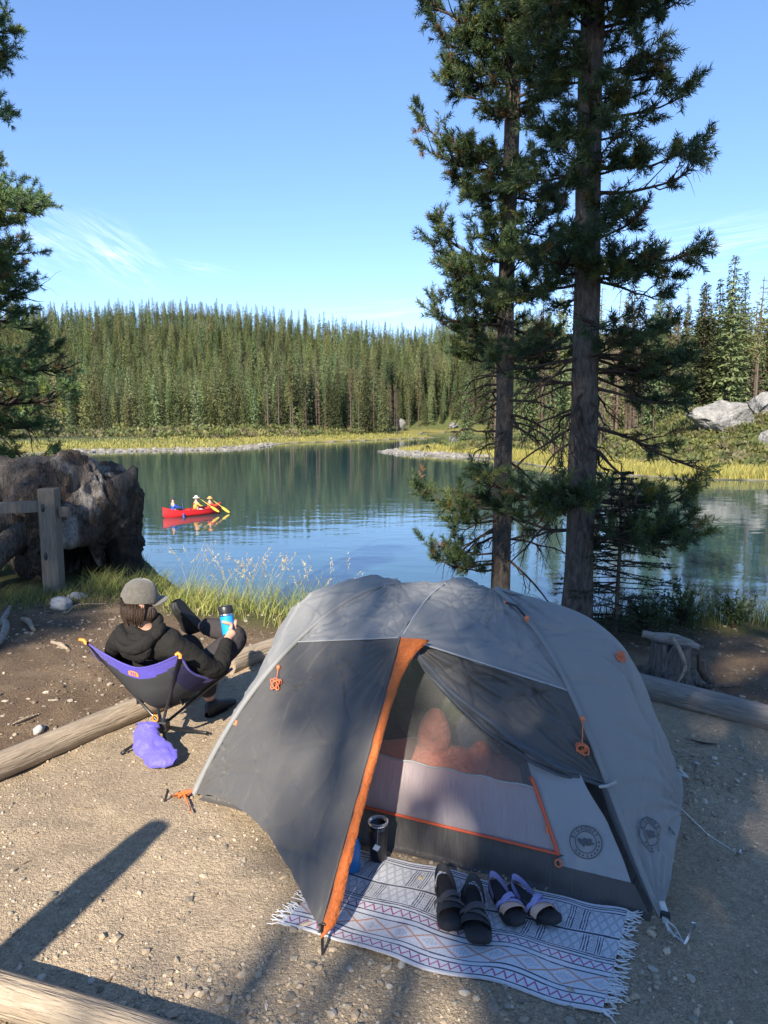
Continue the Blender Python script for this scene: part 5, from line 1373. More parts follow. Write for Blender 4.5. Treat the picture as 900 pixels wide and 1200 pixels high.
def hull(k): return np.stack([np.broadcast_to((t * KL / 2 * (1 - 0))[:, None], (41, 17)) * (1 - .04 * (1 - np.sin(an))[None] * 0), -np.cos(an)[None] * bw[:, None] * k, (shr[:, None] - (shr - keel)[:, None] * np.sin(an)[None] ** .55 * (1 if k == 1 else .95))], -1)
mb = MB(); sheet(mb, hull(1), 0); mb.build('hull', M['canoe'], can)
mb = MB(); sheet(mb, hull(.95)[::-1], 0); mb.build('inside', M['canoe_in'], can)
mb = MB()
for k in (0, 16): tube(mb, hull(1)[:, k], .018, 6)
mb.build('gunwale', M['canoe'], can)
for xx in (-.30, .12, .34):
    mb = MB(); box(mb, (xx * KL, 0, .24), (.22, .8 * (.44 * (1 - abs(2 * xx) ** 2.6)) * 2, .03), None, 0, .01); mb.build('seat', M['gun'], can)
M['p_blue'] = mat('blue_jacket', (.015, .07, .42), .8); M['p_red'] = mat('red_life_vest', (.75, .06, .03), .7); M['p_yel'] = mat('yellow_sleeves', (.55, .33, .06), .8); M['p_cap'] = mat('dark_cap', (.03, .03, .04), .8)
M['p_hat'] = mat('pale_sun_hat', (.55, .50, .42), .9); M['p_hat2'] = mat('orange_sun_hat', (.80, .32, .10), .9); M['p_pale'] = mat('pale_trousers', (.50, .50, .55), .9); M['paddle'] = mat('yellow_paddle', (.72, .50, .05), .5); M['paddle2'] = mat('dark_paddle', (.03, .07, .22), .5)
def canoeist(x, label, top, hat, pants, hands, seed, scale=1.0, brim=True, lean=0, vest=None):
    scale *= .88; root = thing('person', label, 'person', tuple(kw((x, 0, .20))), hd_)
    def S(p): return tuple(np.array(p, float) * scale)
    hr, hl = np.array(hands[0]), np.array(hands[1])
    J = [(0, 0, .05), (lean * .5, 0, .28), (lean, 0, .47), (lean, 0, .58), (lean + .02, 0, .70), (lean + .02, 0, .79)]
    rr = [(.13, .16), (.11, .15), (.11, .17), .055, .085, .07]; ed = [(i, i + 1) for i in range(5)]
    def ch(pts, rads, k):
        for p, r_ in zip(pts, rads): J.append(tuple(p)); rr.append(r_); ed.append((k, len(J) - 1)); k = len(J) - 1
    sR, sL = np.array((lean, -.17, .47)), np.array((lean, .17, .47))
    ch([sR, (sR + hr) / 2 + (-.02, -.05, -.08), hr], (.06, .045, .035), 2); ch([sL, (sL + hl) / 2 + (-.02, .05, -.08), hl], (.06, .045, .035), 2)
    ch([(.25, -.12, .06), (.45, -.13, .02)], (.075, .06), 0); ch([(.25, .12, .06), (.45, .13, .02)], (.075, .06), 0)
    sk = [tuple(np.array(j) * scale) for j in J]; rs = [tuple(np.array(q) * scale) if isinstance(q, tuple) else q * scale for q in rr]
    skin(sk, ed, rs, 0, 1).build('body', M['skin_'], root)
    g = lambda q: tuple(np.array(q) * 1.13) if isinstance(q, tuple) else q * 1.13
    idx = [0, 1, 2] + list(range(6, 12)); mp = {k: i for i, k in enumerate(idx)}
    skin([sk[k] for k in idx[:-0 or None]], [(mp[a], mp[b_]) for a, b_ in ed if a in mp and b_ in mp], [g(rs[k]) for k in idx], 0, 1).build('jacket', M[top], root)
    if vest:
        skin(sk[1:3], [(0, 1)], [tuple(np.array(q) * 1.3) for q in rs[1:3]], 0, 1).build('life_vest', M[vest], root)
    idx = [0, 12, 13, 14, 15]; mp = {k: i for i, k in enumerate(idx)}
    skin([sk[k] for k in idx], [(0, 1), (1, 2), (0, 3), (3, 4)], [g(rs[k]) for k in idx], 0, 1).build('trousers', M[pants], root)
    mb = MB(); hc = np.array((lean + .02, 0, .77)) * scale
    if brim: lathe(mb, np.array([(.20, -.03), (.17, .0), (.10, .02), (.095, .075), (.06, .105), (0, .11)]) * scale, hc, 16)
    else:
        lathe(mb, np.array([(.092, -.02), (.095, .03), (.075, .08), (0, .10)]) * scale, hc, 16); box(mb, hc + np.array((.12, 0, -.005)) * scale, np.array((.10, .13, .015)) * scale)
    mb.build('hat', M[hat], root)
    return root
def paddle(a, b_, label, mt):
    a, b_ = np.array(a, float), np.array(b_, float); d = unit(b_ - a); L = np.linalg.norm(b_ - a); root = thing('paddle', label, 'paddle', tuple(kw(a)), hd_)
    mb = MB(); tube(mb, [(0, 0, 0), d * (L - .42)], .014, 8); mb.build('shaft', M[mt], root)
    s_ = unit(np.cross(d, (0, 1, 0))); tt = np.linspace(0, 1, 10); w_ = .085 * np.sin(PI * np.clip(tt * .85 + .08, 0, 1)) ** .6
    Q = d * (L - .45) + d * .47 * tt[:, None]; nrm = np.cross(d, s_)
    mb = MB(); P = np.stack([Q + s_ * w_[:, None], Q + nrm * .012, Q - s_ * w_[:, None], Q - nrm * .012], 1); sheet(mb, P, 0, False, True); mb.build('blade', M[mt], root)
    mb = MB(); tube(mb, [s_ * -.05, s_ * .05], .018, 8); mb.build('grip', M[mt], root)
canoeist(-.33 * KL, 'paddler in blue jacket and dark cap at the stern of the red canoe', 'p_blue', 'p_cap', 'p_pale', ((.42, -.22, .30), (.36, .10, .42)), 1, 1.0, False)
canoeist(.05 * KL, 'paddler with pale sun hat and red vest in the middle of the canoe', 'p_yel', 'p_hat', 'p_pale', ((.30, -.32, .30), (.18, .05, .55)), 2, 1.0, True, .05, 'p_red')
canoeist(.29 * KL, 'paddler in orange hat at the bow of the red canoe', 'p_red', 'p_hat2', 'p_pale', ((.32, -.32, .26), (.16, .05, .46)), 3, .88, True, .05, 'p_red')
paddle((.05 * KL + .12, .12, .92), (.05 * KL + .95, -.62, .14), 'yellow paddle held by the middle paddler of the canoe', 'paddle')
paddle((.29 * KL + .10, .12, .78), (.29 * KL + .78, -.62, .06), 'yellow paddle at the bow, blade by the water', 'paddle')
paddle((-.33 * KL + .50, .05, .80), (-.33 * KL + .30, -.62, -.15), 'dark blue paddle held by the paddler at the stern', 'paddle2')
# ================================================================ logs, stumps, post, driftwood
def log_mesh(p0, p1, r, seed, name, label, mt='weather', bend=.03, cat='log', sides=26, n=60, taper=.9):
    p0, p1 = np.array(p0, float), np.array(p1, float); t = np.linspace(0, 1, n)[:, None]
    d = unit(p1 - p0); sd = unit(np.cross(d, (0, 0, 1)))
    cen = p0 + (p1 - p0) * t + sd * (bend * np.sin(PI * t * 1.3 + seed)) ; L = np.linalg.norm(p1 - p0)
    a = np.linspace(0, 2 * PI, sides, endpoint=False); up = np.cross(sd, d)
    ring = np.cos(a)[:, None] * sd + np.sin(a)[:, None] * up
    S = np.stack([np.broadcast_to((t * L)[:, 0:1], (n, sides)), np.broadcast_to(np.cos(a), (n, sides)), np.broadcast_to(np.sin(a), (n, sides))], -1)
    rr = r * (1 + (taper - 1) * t[:, 0])[:, None] * (1 + .10 * fbm(S * np.array((1.5, 1.4, 1.4)) + seed * 3, 3, seed) - .05 * np.abs(fbm(S * np.array((1.2, 7, 7)) + seed, 2, seed + 5)))
    P = cen[:, None] + ring[None] * rr[..., None]
    Rm = np.stack([d, sd, up])       # log's own axes, so the grain runs along it
    o = MB(); loc = (p0 + p1) / 2
    sheet(o, (P - loc) @ Rm.T, 0, False, True)
    for k, c in ((0, cen[0]), (n - 1, cen[-1])):
        ringp = P[k]; cc = np.vstack([c[None], c + (ringp - c) * .5, ringp]); cc[1:sides + 1] += d * (.012 if k == 0 else -.012)
        f1 = [(0, 1 + i, 1 + (i + 1) % sides) for i in range(sides)]; f2 = [(1 + i, 1 + sides + i, 1 + sides + (i + 1) % sides, 1 + (i + 1) % sides) for i in range(sides)]
        V = (cc - loc) @ Rm.T; base = o.n; o.add(V, f1, 0, False); o.f.append((np.array(f2) + base, 0, False))
    ob = o.build(name, M[mt]); ob.matrix_world = Matrix.Translation(loc) @ Matrix(Rm.T.tolist()).to_4x4()
    return tag(ob, label, cat)
log_mesh((-2.90, 1.95, .06), (-1.20, 4.88, .055), .078, 3, 'log', 'long pale border log running behind the camp chair')
log_mesh((-1.12, 5.14, .06), (-.74, 5.74, .055), .080, 5, 'log', 'short end of pale log at the grass, right of the seated man', bend=.01, n=24)
log_mesh((-.55, 5.78, .05), (1.25, 5.28, .05), .080, 6, 'log', 'border log behind the tent, hidden by it from the front', mt='greywood')
log_mesh((1.36, 5.08, .055), (3.1, 3.42, .05), .085, 7, 'log', 'grey border log in the shade right of the tent', mt='greywood', bend=.015)
_a, _b = at_z(0, 1172, .05), at_z(215, 1236, .05); log_mesh(_a + (_a - _b) * 1.6, _b + (_b - _a) * 1.2, .064, 9, 'log', 'split pale log in the near left corner of the photo', bend=.02)
# dead twig with leaves beside the near log (its shadow falls on the log)
# fence post and rail
pb = np.array((-3.27, 7.17, gz(-3.27, 7.17)))
post = thing('fence', 'grey wooden fence post with one rail beside the root log', 'fence', tuple(pb))
mb = MB(); box(mb, (0, 0, .49), (.165, .14, 1.06), None, 0, .006); V = mb.verts(); mb.build('post', M['post'], post)
mb = MB(); box(mb, (-1.1, 0, .80), (2.0, .07, .115), Matrix.Rotation(RAD(-2.5), 3, 'Y'), 0, .01); mb.build('rail', M['post'], post)
mb = MB(); box(mb, (.14, .005, .79), (.10, .06, .10), None, 0, .008); mb.build('rail_end', M['post'], post)
for zc in (.835, .36):  # flat black discs paint the shade inside the mortise holes
    mb = MB(); lathe(mb, [(0, .002), (.026, .002), (.028, 0)], (-.035, -.0705, zc), 14, 0, Matrix.Rotation(PI / 2, 3, 'X') @ Matrix.Diagonal((.7, 1.5, 1))); mb.build('mortise_shade', M['blackplastic'], post)

# the big root log at the left: hollow, furrowed, silvered and charred
M['root'] = mat('old_root_wood', (1, 1, 1), .9, attr=True, noise=(4.5, .8), fine=(16, .75), stretch=(3.6, 3.6, .9), bump=[(4, .09), (12, .04), (34, .012)], spec=.2)
rc = np.array((-3.42, 8.15, .60)); nu, nv = 150, 100
th = np.linspace(.02, PI - .02, nv)[:, None]; ph = np.linspace(0, 2 * PI, nu, endpoint=False)[None, :]
D = np.stack([np.sin(th) * np.cos(ph), np.sin(th) * np.sin(ph), np.cos(th) * np.ones_like(ph)], -1)
R0 = np.array((.66, .76, .76))
q = fbm(D * 1.5 + 3, 3, 51); fur = np.abs(fbm(D * np.array((5.5, 5.5, 1.6)) + 2.0 * fbm(D * 1.6, 2, 8)[..., None], 4, 53)); kn = np.maximum(0, vnoise(D * 2.6, 57))
lob = .20 * np.exp(-((D - unit(np.array((.88, -.15, .42)))) ** 2).sum(-1) / .16) + .30 * np.exp(-((D - unit(np.array((-1, -.1, .35)))) ** 2).sum(-1) / .25) + .10 * np.exp(-((D - unit(np.array((-.1, -.3, .95)))) ** 2).sum(-1) / .2) - .26 * np.exp(-((D - unit(np.array((.8, -.5, -.45)))) ** 2).sum(-1) / .2)
rad = 1 + .22 * q - .34 * fur + .16 * kn + lob
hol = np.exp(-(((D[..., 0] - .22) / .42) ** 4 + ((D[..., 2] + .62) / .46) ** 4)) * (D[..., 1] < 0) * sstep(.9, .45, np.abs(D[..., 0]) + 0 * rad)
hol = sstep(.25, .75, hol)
lob2 = 1 - .16 * np.exp(-((D - unit(np.array((.75, -.1, .75)))) ** 2).sum(-1) / .12) + .10 * np.exp(-((D - unit(np.array((.05, -.1, 1)))) ** 2).sum(-1) / .10)
rad = rad * lob2
P = D * R0 * rad[..., None] * (1 - .55 * hol[..., None]) + np.array((0, .10, 0)) * hol[..., None]
P[..., 2] = np.maximum(P[..., 2], -.66)
sil = sstep(.0, .5, fbm(D * np.array((3.6, 3.6, 1.0)) + 9, 4, 61) + .8 * np.exp(-((D[..., 0] - .22 - .3 * D[..., 2]) / .17) ** 2) * (D[..., 1] < 0) - .1)
col = np.ones(P.shape) * np.array((.17, .132, .105)); col = mixc(col, np.array((.66, .59, .52)), sil * .95)
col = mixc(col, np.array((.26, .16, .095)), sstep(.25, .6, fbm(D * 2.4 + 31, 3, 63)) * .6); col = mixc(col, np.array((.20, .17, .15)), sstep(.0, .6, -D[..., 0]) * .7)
col = mixc(col, np.array((.035, .028, .024)), sstep(.2, .8, hol))  # shade inside the hollow put into the colour as near-black
mb = MB(); sheet(mb, P.transpose(1, 0, 2) + rc, 0, True, False, col=col.transpose(1, 0, 2).reshape(-1, 3))
def root_limb(mb, pts, r, seed, c=(.22, .19, .165)):
    pts = spline(pts, 30); k0 = mb.n; tube(mb, pts, np.interp(np.linspace(0, 1, 30), np.linspace(0, 1, len(r)), r), 14, 0)
    V = mb.v[-1]; ax = np.repeat(pts, 14, 0); dv = V - ax; mb.v[-1] = ax + dv * (1 + .25 * fbm(V * np.array((5, 5, 5)), 3, seed))[:, None]; mb.c[-1] = np.ones((len(V), 3)) * np.array(c) * (1 + .5 * fbm(V * 6, 2, seed + 1))[:, None]
root_limb(mb, [rc + (-.2, -.1, .5), rc + (-.75, -.15, .50), rc + (-1.3, -.2, .38), rc + (-2.0, -.1, .2)], (.30, .27, .22, .16), 3)
root_limb(mb, [rc + (-.55, -.35, .2), rc + (-.85, -.55, -.1), rc + (-.98, -.6, -.45), rc + (-1.0, -.6, -.75)], (.20, .16, .12, .07), 5, (.30, .25, .21))
root_limb(mb, [rc + (-.2, -.5, .1), rc + (-.5, -.75, -.15), rc + (-.62, -.85, -.5), rc + (-.66, -.85, -.75)], (.15, .12, .08, .05), 6, (.20, .17, .15))
root_limb(mb, [rc + (.52, -.1, -.15), rc + (.62, -.2, -.4), rc + (.72, -.25, -.75)], (.18, .17, .15), 8, (.04, .035, .03))
root_limb(mb, [rc + (.50, -.1, .42), rc + (.66, -.15, .56), rc + (.72, -.15, .68)], (.16, .10, .04), 9, (.13, .12, .115))
rl = mb.build('root_log', M['root'], color=True, off=tuple(rc - (0, 0, .6)), loc=tuple(rc - (0, 0, .6))); tag(rl, 'huge weathered hollow root log at the left by the water', 'root log')

# stump at the right
sp = np.array((1.98, 4.92, gz(1.98, 4.92)))
stump = thing('stump', 'splintered grey tree stump right of the tent, with wood on top', 'stump', tuple(sp))
a = np.linspace(0, 2 * PI, 72, endpoint=False); zz = np.linspace(-.03, .27, 20)
A_, Z_ = np.meshgrid(a, zz, indexing='ij'); S = np.stack([np.cos(A_) * 3, np.sin(A_) * 3, Z_ * 1.2], -1)
rr = (.135 + .10 * np.exp(-(Z_ + .03) / .09) * (.6 + .8 * np.maximum(0, np.sin(A_ * 5 + .6)))) * (1 + .10 * fbm(S, 3, 5) - .12 * np.abs(fbm(S * np.array((4, 4, .5)), 2, 6)))
zt = Z_ + (Z_ > .26) * .05 * vnoise(np.stack([np.cos(A_) * 6, np.sin(A_) * 6, A_ * 0], -1), 8)
P = np.stack([rr * np.cos(A_), rr * np.sin(A_), zt], -1); mb = MB(); sheet(mb, P, 0, True, False)
ct = P[:, -1].mean(0) - (0, 0, .01); mb.add(np.vstack([ct[None], P[:, -1]]), [(0, 1 + i, 1 + (i + 1) % 72) for i in range(72)], 0, False)
M['stumpw'] = mat('stump_wood', (.26, .235, .21), .9, noise=(6, .85), dark=(.06, .05, .042), stretch=(9, 9, 1.2), bump=[(9, .03), (30, .01)], spec=.2)
mb.build('body', M['stumpw'], stump)
mb = MB()
for k in range(5):
    an = (.6 + k * 1.25); d = np.array((math.cos(an), math.sin(an), 0)); r = np.random.default_rng(k)
    tube(mb, spline([d * .12 + (0, 0, .10), d * .20 + (0, 0, .04), d * (.32 + .08 * r.random()) + (0, 0, -.01)], 10), np.linspace(.05, .015, 10), 8)
mb.build('root', M['stumpw'], stump)
def driftwood(name, label, pts, r, seed, mt='greywood', cat='driftwood', sides=10):
    pts = spline(pts, 26); mb = MB(); tube(mb, pts, np.interp(np.linspace(0, 1, 26), np.linspace(0, 1, len(r)), r), sides)
    V = mb.v[0]; ax = np.repeat(pts, sides, 0); mb.v[0] = ax + (V - ax) * (1 + .35 * fbm(V * 16, 3, seed))[:, None]
    return single(mb, name, M[mt], label, cat, tuple(pts.mean(0)))
driftwood('driftwood', 'thick grey piece of wood lying across the stump top', [sp + (-.19, .05, .335), sp + (-.05, .0, .315), sp + (.08, -.01, .295), sp + (.17, -.05, .265)], (.025, .046, .042, .018), 3, 'greywood')
driftwood('driftwood', 'thin pale crooked stick hanging down the front of the stump', [sp + (-.02, -.06, .345), sp + (.0, -.19, .25), sp + (.01, -.21, .17), sp + (-.06, -.24, .06)], (.012, .014, .012, .008), 4, 'weather')
driftwood('driftwood', 'dark bark slab leaning on the right side of the stump', [sp + (.17, -.05, .22), sp + (.20, -.07, .12), sp + (.25, -.08, .0)], (.02, .04, .03), 6, 'bark')
# sticks and driftwood at the left
def gp(px, py, dz=0): p = at_z(px, py, 0); p[2] = gz(p[0], p[1]) + dz; return p
driftwood('driftwood', 'curved grey driftwood at the left edge, lowest of the heap', [gp(-6, 778, .03), gp(4, 768, .05), gp(9, 757, .07), gp(5, 748, .05)], (.02, .03, .028, .015), 7)
driftwood('driftwood', 'bleached stick at the left edge pointing away, topmost of the heap', [gp(2, 752, .05), gp(9, 742, .06), gp(13, 730, .04)], (.018, .022, .012), 8)
driftwood('driftwood', 'pale broken branch lying right of the driftwood heap', [gp(27, 742, .02), gp(34, 748, .035), gp(41, 757, .02)], (.014, .026, .014), 9, 'weather')
driftwood('driftwood', 'pale thick twig lying on dark soil left of the chair', [gp(62, 768, .01), gp(72, 773, .018), gp(81, 777, .01)], (.012, .017, .010), 10, 'weather')
driftwood('stick', 'long thin stick near the left border log', [gp(14, 857, .01), gp(30, 851, .02), gp(46, 845, .01)], (.005, .008, .004), 11, 'weather', 'stick', 6)
driftwood('stick', 'bent stick over pale stones beneath the fence post', [gp(78, 735, .01), gp(92, 725, .03), gp(125, 721, .01)], (.006, .009, .004), 12, 'weather', 'stick', 6)
driftwood('stick', 'curved dark stick on gravel right of the tent', [gp(810, 868, .006), gp(822, 873, .012), gp(840, 874, .006)], (.004, .006, .003), 13, 'twig', 'stick', 6)
driftwood('stick', 'thin straw-coloured stick on bare dirt near the tent', [gp(560 - 480, 944, .004), gp(95, 946, .006), gp(110, 945, .004)], (.002, .003, .002), 14, 'weather', 'stick', 5)
driftwood('stick', 'fallen root pieces strewn right of the stump', [gp(815, 808, .02), gp(835, 812, .04), gp(868, 806, .02)], (.010, .016, .008), 15, 'bark', 'stick', 8)
def stone(px, py, r_, label, seed, mt='rock'):
    p = gp(px, py, r_[2] * .4); mb = MB(); ellipsoid(mb, p, r_, Matrix.Rotation(seed, 3, 'Z'), 0, 18, 12, .5, seed); single(mb, 'rock', M[mt], label, 'rock', tuple(p))
M['palestone'] = mat('pale_stone', (.46, .44, .41), .9, noise=(8, .5), bump=[(14, .02)])
stone(72, 724, (.15, .10, .06), 'flat whitish rock in front of the root log', 2, 'palestone'); stone(92, 712, (.09, .07, .04), 'small whitish rock behind the flat one, by the fence post', 4, 'palestone'); stone(46, 860, (.05, .035, .025), 'pale stone leaning on the left border log', 5, 'palestone')
# unseen post behind-left, made up to throw the long shadow across the dirt
px_, py_ = -1.92, .25
mb = MB(); tube(mb, [(px_, py_, -.1), (px_, py_, .9), (px_ + .01, py_, 1.80), (px_ + .012, py_, 1.88)], (.125, .10, .075, .062), 12); single(mb, 'shadow_post', M['post'], 'tapered unseen post added to cast the long shadow on the dirt', 'post', (px_, py_, 0))

# ================================================================ gravel, litter, grass
r = np.random.default_rng(77)
def ico():
    import bmesh
    bm = bmesh.new(); bmesh.ops.create_icosphere(bm, subdivisions=1, radius=1); V = np.array([v.co[:] for v in bm.verts]); bm.verts.index_update(); F_ = np.array([[v.index for v in f.verts] for f in bm.faces]); bm.free(); return V, F_
IV, IF = ico()
def scatter(n, x0, x1, y0, y1, accept, s0, s1, pal, flat=(.35, .8), sink=.35):
    X, Y = r.uniform(x0, x1, n), r.uniform(y0, y1, n); k = accept(X, Y) > r.random(n); X, Y = X[k], Y[k]; n = len(X)
    s = s0 * (s1 / s0) ** (r.random(n) ** 2.6)
    sc = np.stack([s * r.uniform(.8, 1.5, n), s * r.uniform(.6, 1.1, n), s * r.uniform(*flat, n)], 1)
    V = IV[None] * (1 + .28 * r.normal(0, 1, (n, len(IV), 1)).clip(-1, 1)) * sc[:, None]
    a = r.uniform(0, 6.28, n); c_, s_ = np.cos(a)[:, None], np.sin(a)[:, None]
    V = np.stack([V[..., 0] * c_ - V[..., 1] * s_, V[..., 0] * s_ + V[..., 1] * c_, V[..., 2]], -1) + np.stack([X, Y, height(X, Y) + sc[:, 2] * sink], 1)[:, None]
    pal = np.array(pal); col = pal[r.integers(0, len(pal), n)] * r.uniform(.7, 1.25, (n, 1))
    F_ = (IF[None] + (np.arange(n) * len(IV))[:, None, None]).reshape(-1, 3)
    return V.reshape(-1, 3), F_, np.repeat(col, len(IV), 0)
site = lambda X, Y: (side_left(X, Y) < -.08) * (side_right(X, Y) < -.1) * (Y < 5.6)
STP = [(.46, .37, .26), (.38, .31, .22), (.54, .43, .30), (.30, .26, .20), (.50, .44, .35)]
gr_ = MB()
clump = lambda X, Y: np.clip(.45 + 1.1 * vnoise(np.stack([X * 1.6, Y * 1.6, X * 0], 1), 91), .08, 1)
V, F_, c = scatter(42000, -2.4, 3.2, 1.7, 5.4, lambda X, Y: site(X, Y) * clump(X, Y), .0022, .010, STP); gr_.add(V, F_, 0, False, c)
V, F_, c = scatter(6500, -2.4, 1.2, 1.7, 3.1, lambda X, Y: site(X, Y) * clump(X, Y) * np.clip(1.5 - (Y - 1.7), .2, 1), .005, .019, STP); gr_.add(V, F_, 0, False, c)
V, F_, c = scatter(3600, 1.2, 3.2, 2.8, 5.2, lambda X, Y: site(X, Y) * clump(X, Y), .006, .022, STP); gr_.add(V, F_, 0, False, c)
V, F_, c = scatter(9000, -4.4, -.6, 2.2, 7.0, lambda X, Y: (side_left(X, Y) > .1) * clump(X, Y), .003, .020, [(.30, .25, .19), (.20, .15, .11), (.14, .10, .07), (.40, .34, .27)]); gr_.add(V, F_, 0, False, c)
V, F_, c = scatter(3000, 1.3, 4.2, 3.4, 6.4, lambda X, Y: (side_right(X, Y) > .1) * clump(X, Y), .003, .022, [(.22, .18, .14), (.15, .11, .08), (.30, .26, .2)]); gr_.add(V, F_, 0, False, c)
gravel = gr_.build('gravel', M['stone'], color=True); tag(gravel, 'loose gravel and chips scattered over the dirt', 'gravel', kind='stuff')
# straw, needles and bark litter
li = MB(); n = 7000; X, Y = r.uniform(-4.2, 3.6, n), r.uniform(1.7, 6.6, n); k = (r.random(n) < np.where(site(X, Y) > 0, .28, 1.0)); X, Y = X[k], Y[k]; n = len(X)
L = r.uniform(.015, .07, n); a = r.uniform(0, 6.28, n); B = np.stack([X, Y, height(X, Y) + .004 + .006 * r.random(n)], 1); A = np.stack([np.cos(a), np.sin(a), r.normal(0, .12, n)], 1)
kites(li, B, A, np.stack([-np.sin(a), np.cos(a), r.normal(0, .3, n)], 1), L, np.where(r.random(n) < .85, .0013, .005), 0, np.array([(.50, .40, .25), (.34, .24, .15), (.20, .13, .08)])[r.integers(0, 3, n)] * r.uniform(.7, 1.2, (n, 1)))
litter = li.build('needle_litter', M['stone'], color=True); tag(litter, 'dry needles and straw littering the dirt', 'litter', kind='stuff')

def blades(mb, X, Y, h, w, lean, pal, seg=4, zf=None):
    n = len(X); a = r.uniform(0, 6.28, n); d = np.stack([np.cos(a), np.sin(a), 0 * a], 1); sd = np.stack([-np.sin(a + 1.0), np.cos(a + 1.0), 0 * a], 1)
    t = np.linspace(0, 1, seg); Z0 = (height(X, Y) if zf is None else zf) - .01
    le = (lean * r.uniform(.3, 1.3, n))[:, None, None]
    C = np.stack([X, Y, Z0], 1)[:, None] + d[:, None] * (le * h[:, None, None] * (t ** 2)[None, :, None]) + np.array((0, 0, 1.0)) * (h[:, None, None] * (t - .18 * le[..., 0] * t ** 2)[..., None] if False else h[:, None, None] * (t[None, :, None] * (1 - .25 * le * t[None, :, None])))
    W_ = (w * (1 - t * .9))[None, :, None] * np.broadcast_to(r.uniform(.7, 1.3, n)[:, None, None], (n, 1, 1))
    V = np.stack([C - sd[:, None] * W_, C + sd[:, None] * W_], 2).reshape(n, -1, 3)
    base = np.arange(n)[:, None, None] * (2 * seg); f = np.array([[2 * j, 2 * j + 1, 2 * j + 3, 2 * j + 2] for j in range(seg - 1)])
    pal = np.array(pal); col = pal[r.integers(0, len(pal), n)] * r.uniform(.75, 1.25, (n, 1))
    mb.add(V.reshape(-1, 3), (base + f[None]).reshape(-1, 4), 0, True, np.repeat(col, 2 * seg, 0)); return C
GP = [(.24, .28, .07), (.32, .33, .09), (.42, .38, .14), (.18, .23, .07)]
ga = MB()
def field(n, x0, x1, y0, y1, acc):
    X, Y = r.uniform(x0, x1, n), r.uniform(y0, y1, n); k = acc(X, Y) > r.random(n); return X[k], Y[k]
crest = lambda X: np.interp(X, CRX, CRY)
cl2 = lambda X, Y, s=2.2, q=92: np.clip(.5 + 1.2 * vnoise(np.stack([X * s, Y * s, X * 0], 1), q), 0, 1)
X, Y = field(9000, -2.5, .9, 5.9, 7.3, lambda X, Y: sstep(-.55, -.1, Y - crest(X)) * sstep(.75, .3, Y - crest(X)) * (.35 + cl2(X, Y)))
blades(ga, X, Y, r.uniform(.10, .30, len(X)), .0035, .7, GP)
X, Y = field(1500, -1.9, -.35, 6.2, 7.0, lambda X, Y: sstep(-.2, .1, Y - crest(X)) * cl2(X, Y, 3, 95)); blades(ga, X, Y, r.uniform(.25, .45, len(X)), .0032, .5, [(.18, .25, .07), (.27, .30, .09)])
X, Y = field(12000, -5.2, -2.3, 6.3, 9.0, lambda X, Y: (.25 + cl2(X, Y)) * sstep(6.3, 7.0, Y) * (np.hypot((X + 3.2) / 1.1, (Y - 7.9) / .8) > 1)); blades(ga, X, Y, r.uniform(.05, .17, len(X)), .004, .9, [(.13, .17, .045), (.18, .20, .06), (.24, .22, .09)])
X, Y = field(900, -3.0, -2.2, 7.0, 7.5, lambda X, Y: cl2(X, Y, 3)); blades(ga, X, Y, r.uniform(.12, .3, len(X)), .004, .8, GP)
X, Y = field(4200, 2.0, 4.4, 5.6, 7.0, lambda X, Y: sstep(-.5, .0, Y - crest(X)) * sstep(.9, .4, Y - crest(X)) * (.3 + cl2(X, Y))); blades(ga, X, Y, r.uniform(.15, .42, len(X)), .004, .5, [(.09, .13, .045), (.12, .15, .05), (.16, .17, .07)])
grass = ga.build('grass', M['grass'], color=True); tag(grass, 'tall bank grass growing along the edge above the lake', 'grass', kind='stuff')
ss = MB(); X, Y = field(300, -2.15, -.3, 6.25, 6.95, lambda X, Y: sstep(-.25, .05, Y - crest(X)) * (.25 + cl2(X, Y, 2.5, 99)))
C = blades(ss, X, Y, r.uniform(.36, .66, len(X)), .0022, .42, [(.42, .36, .18), (.34, .32, .14)], 6)
for c in C[::1]:
    d = unit(c[-1] - c[-2]); n = 12; t = r.uniform(0, 1, n)[:, None]; B = c[-2] + (c[-1] - c[-2]) * (t * 1.15)
    kites(ss, B, d + r.normal(0, .35, (n, 3)), r.normal(0, 1, (n, 3)), r.uniform(.018, .035, n), .0032, 0, np.tile(np.array((.56, .46, .27)), (n, 1)) * r.uniform(.8, 1.2, (n, 1)))
seed_ = ss.build('seed_grass', M['grass'], color=True); tag(seed_, 'pale seed-headed grass stalks standing against the water', 'grass', kind='stuff')
# leafy shrub in the grass at the right
def shrub(c, R_, h, label, seed, nleaf=900, colr=(.07, .11, .045), ls=.022):
    rr_ = np.random.default_rng(seed); root = thing('shrub', label, 'shrub', tuple(c)); st = MB(); lv = MB()
    for k in range(26):
        a = rr_.uniform(0, 6.28); e = np.array((math.cos(a) * R_ * rr_.uniform(.2, 1), math.sin(a) * R_ * rr_.uniform(.2, 1), h * rr_.uniform(.5, 1)))
        pts = spline([(0, 0, 0), e * (.4, .4, .55), e], 8); tube(st, pts, np.linspace(.005, .0015, 8), 4, 0, False)
        m_ = nleaf // 26; t = rr_.uniform(.3, 1, m_); B = np.stack([np.interp(t, np.linspace(0, 1, 8), pts[:, i]) for i in range(3)], 1)
        kites(lv, B, rr_.normal(0, 1, (m_, 3)) + (0, 0, .3), rr_.normal(0, 1, (m_, 3)), rr_.uniform(.6, 1.2, m_) * ls * 1.6, ls * .45, 0, np.tile(np.array(colr), (m_, 1)) * rr_.uniform(.6, 1.4, (m_, 1)))
    st.build('stems', M['twig'], root); lv.build('leaves', M['grass'], root, color=True)
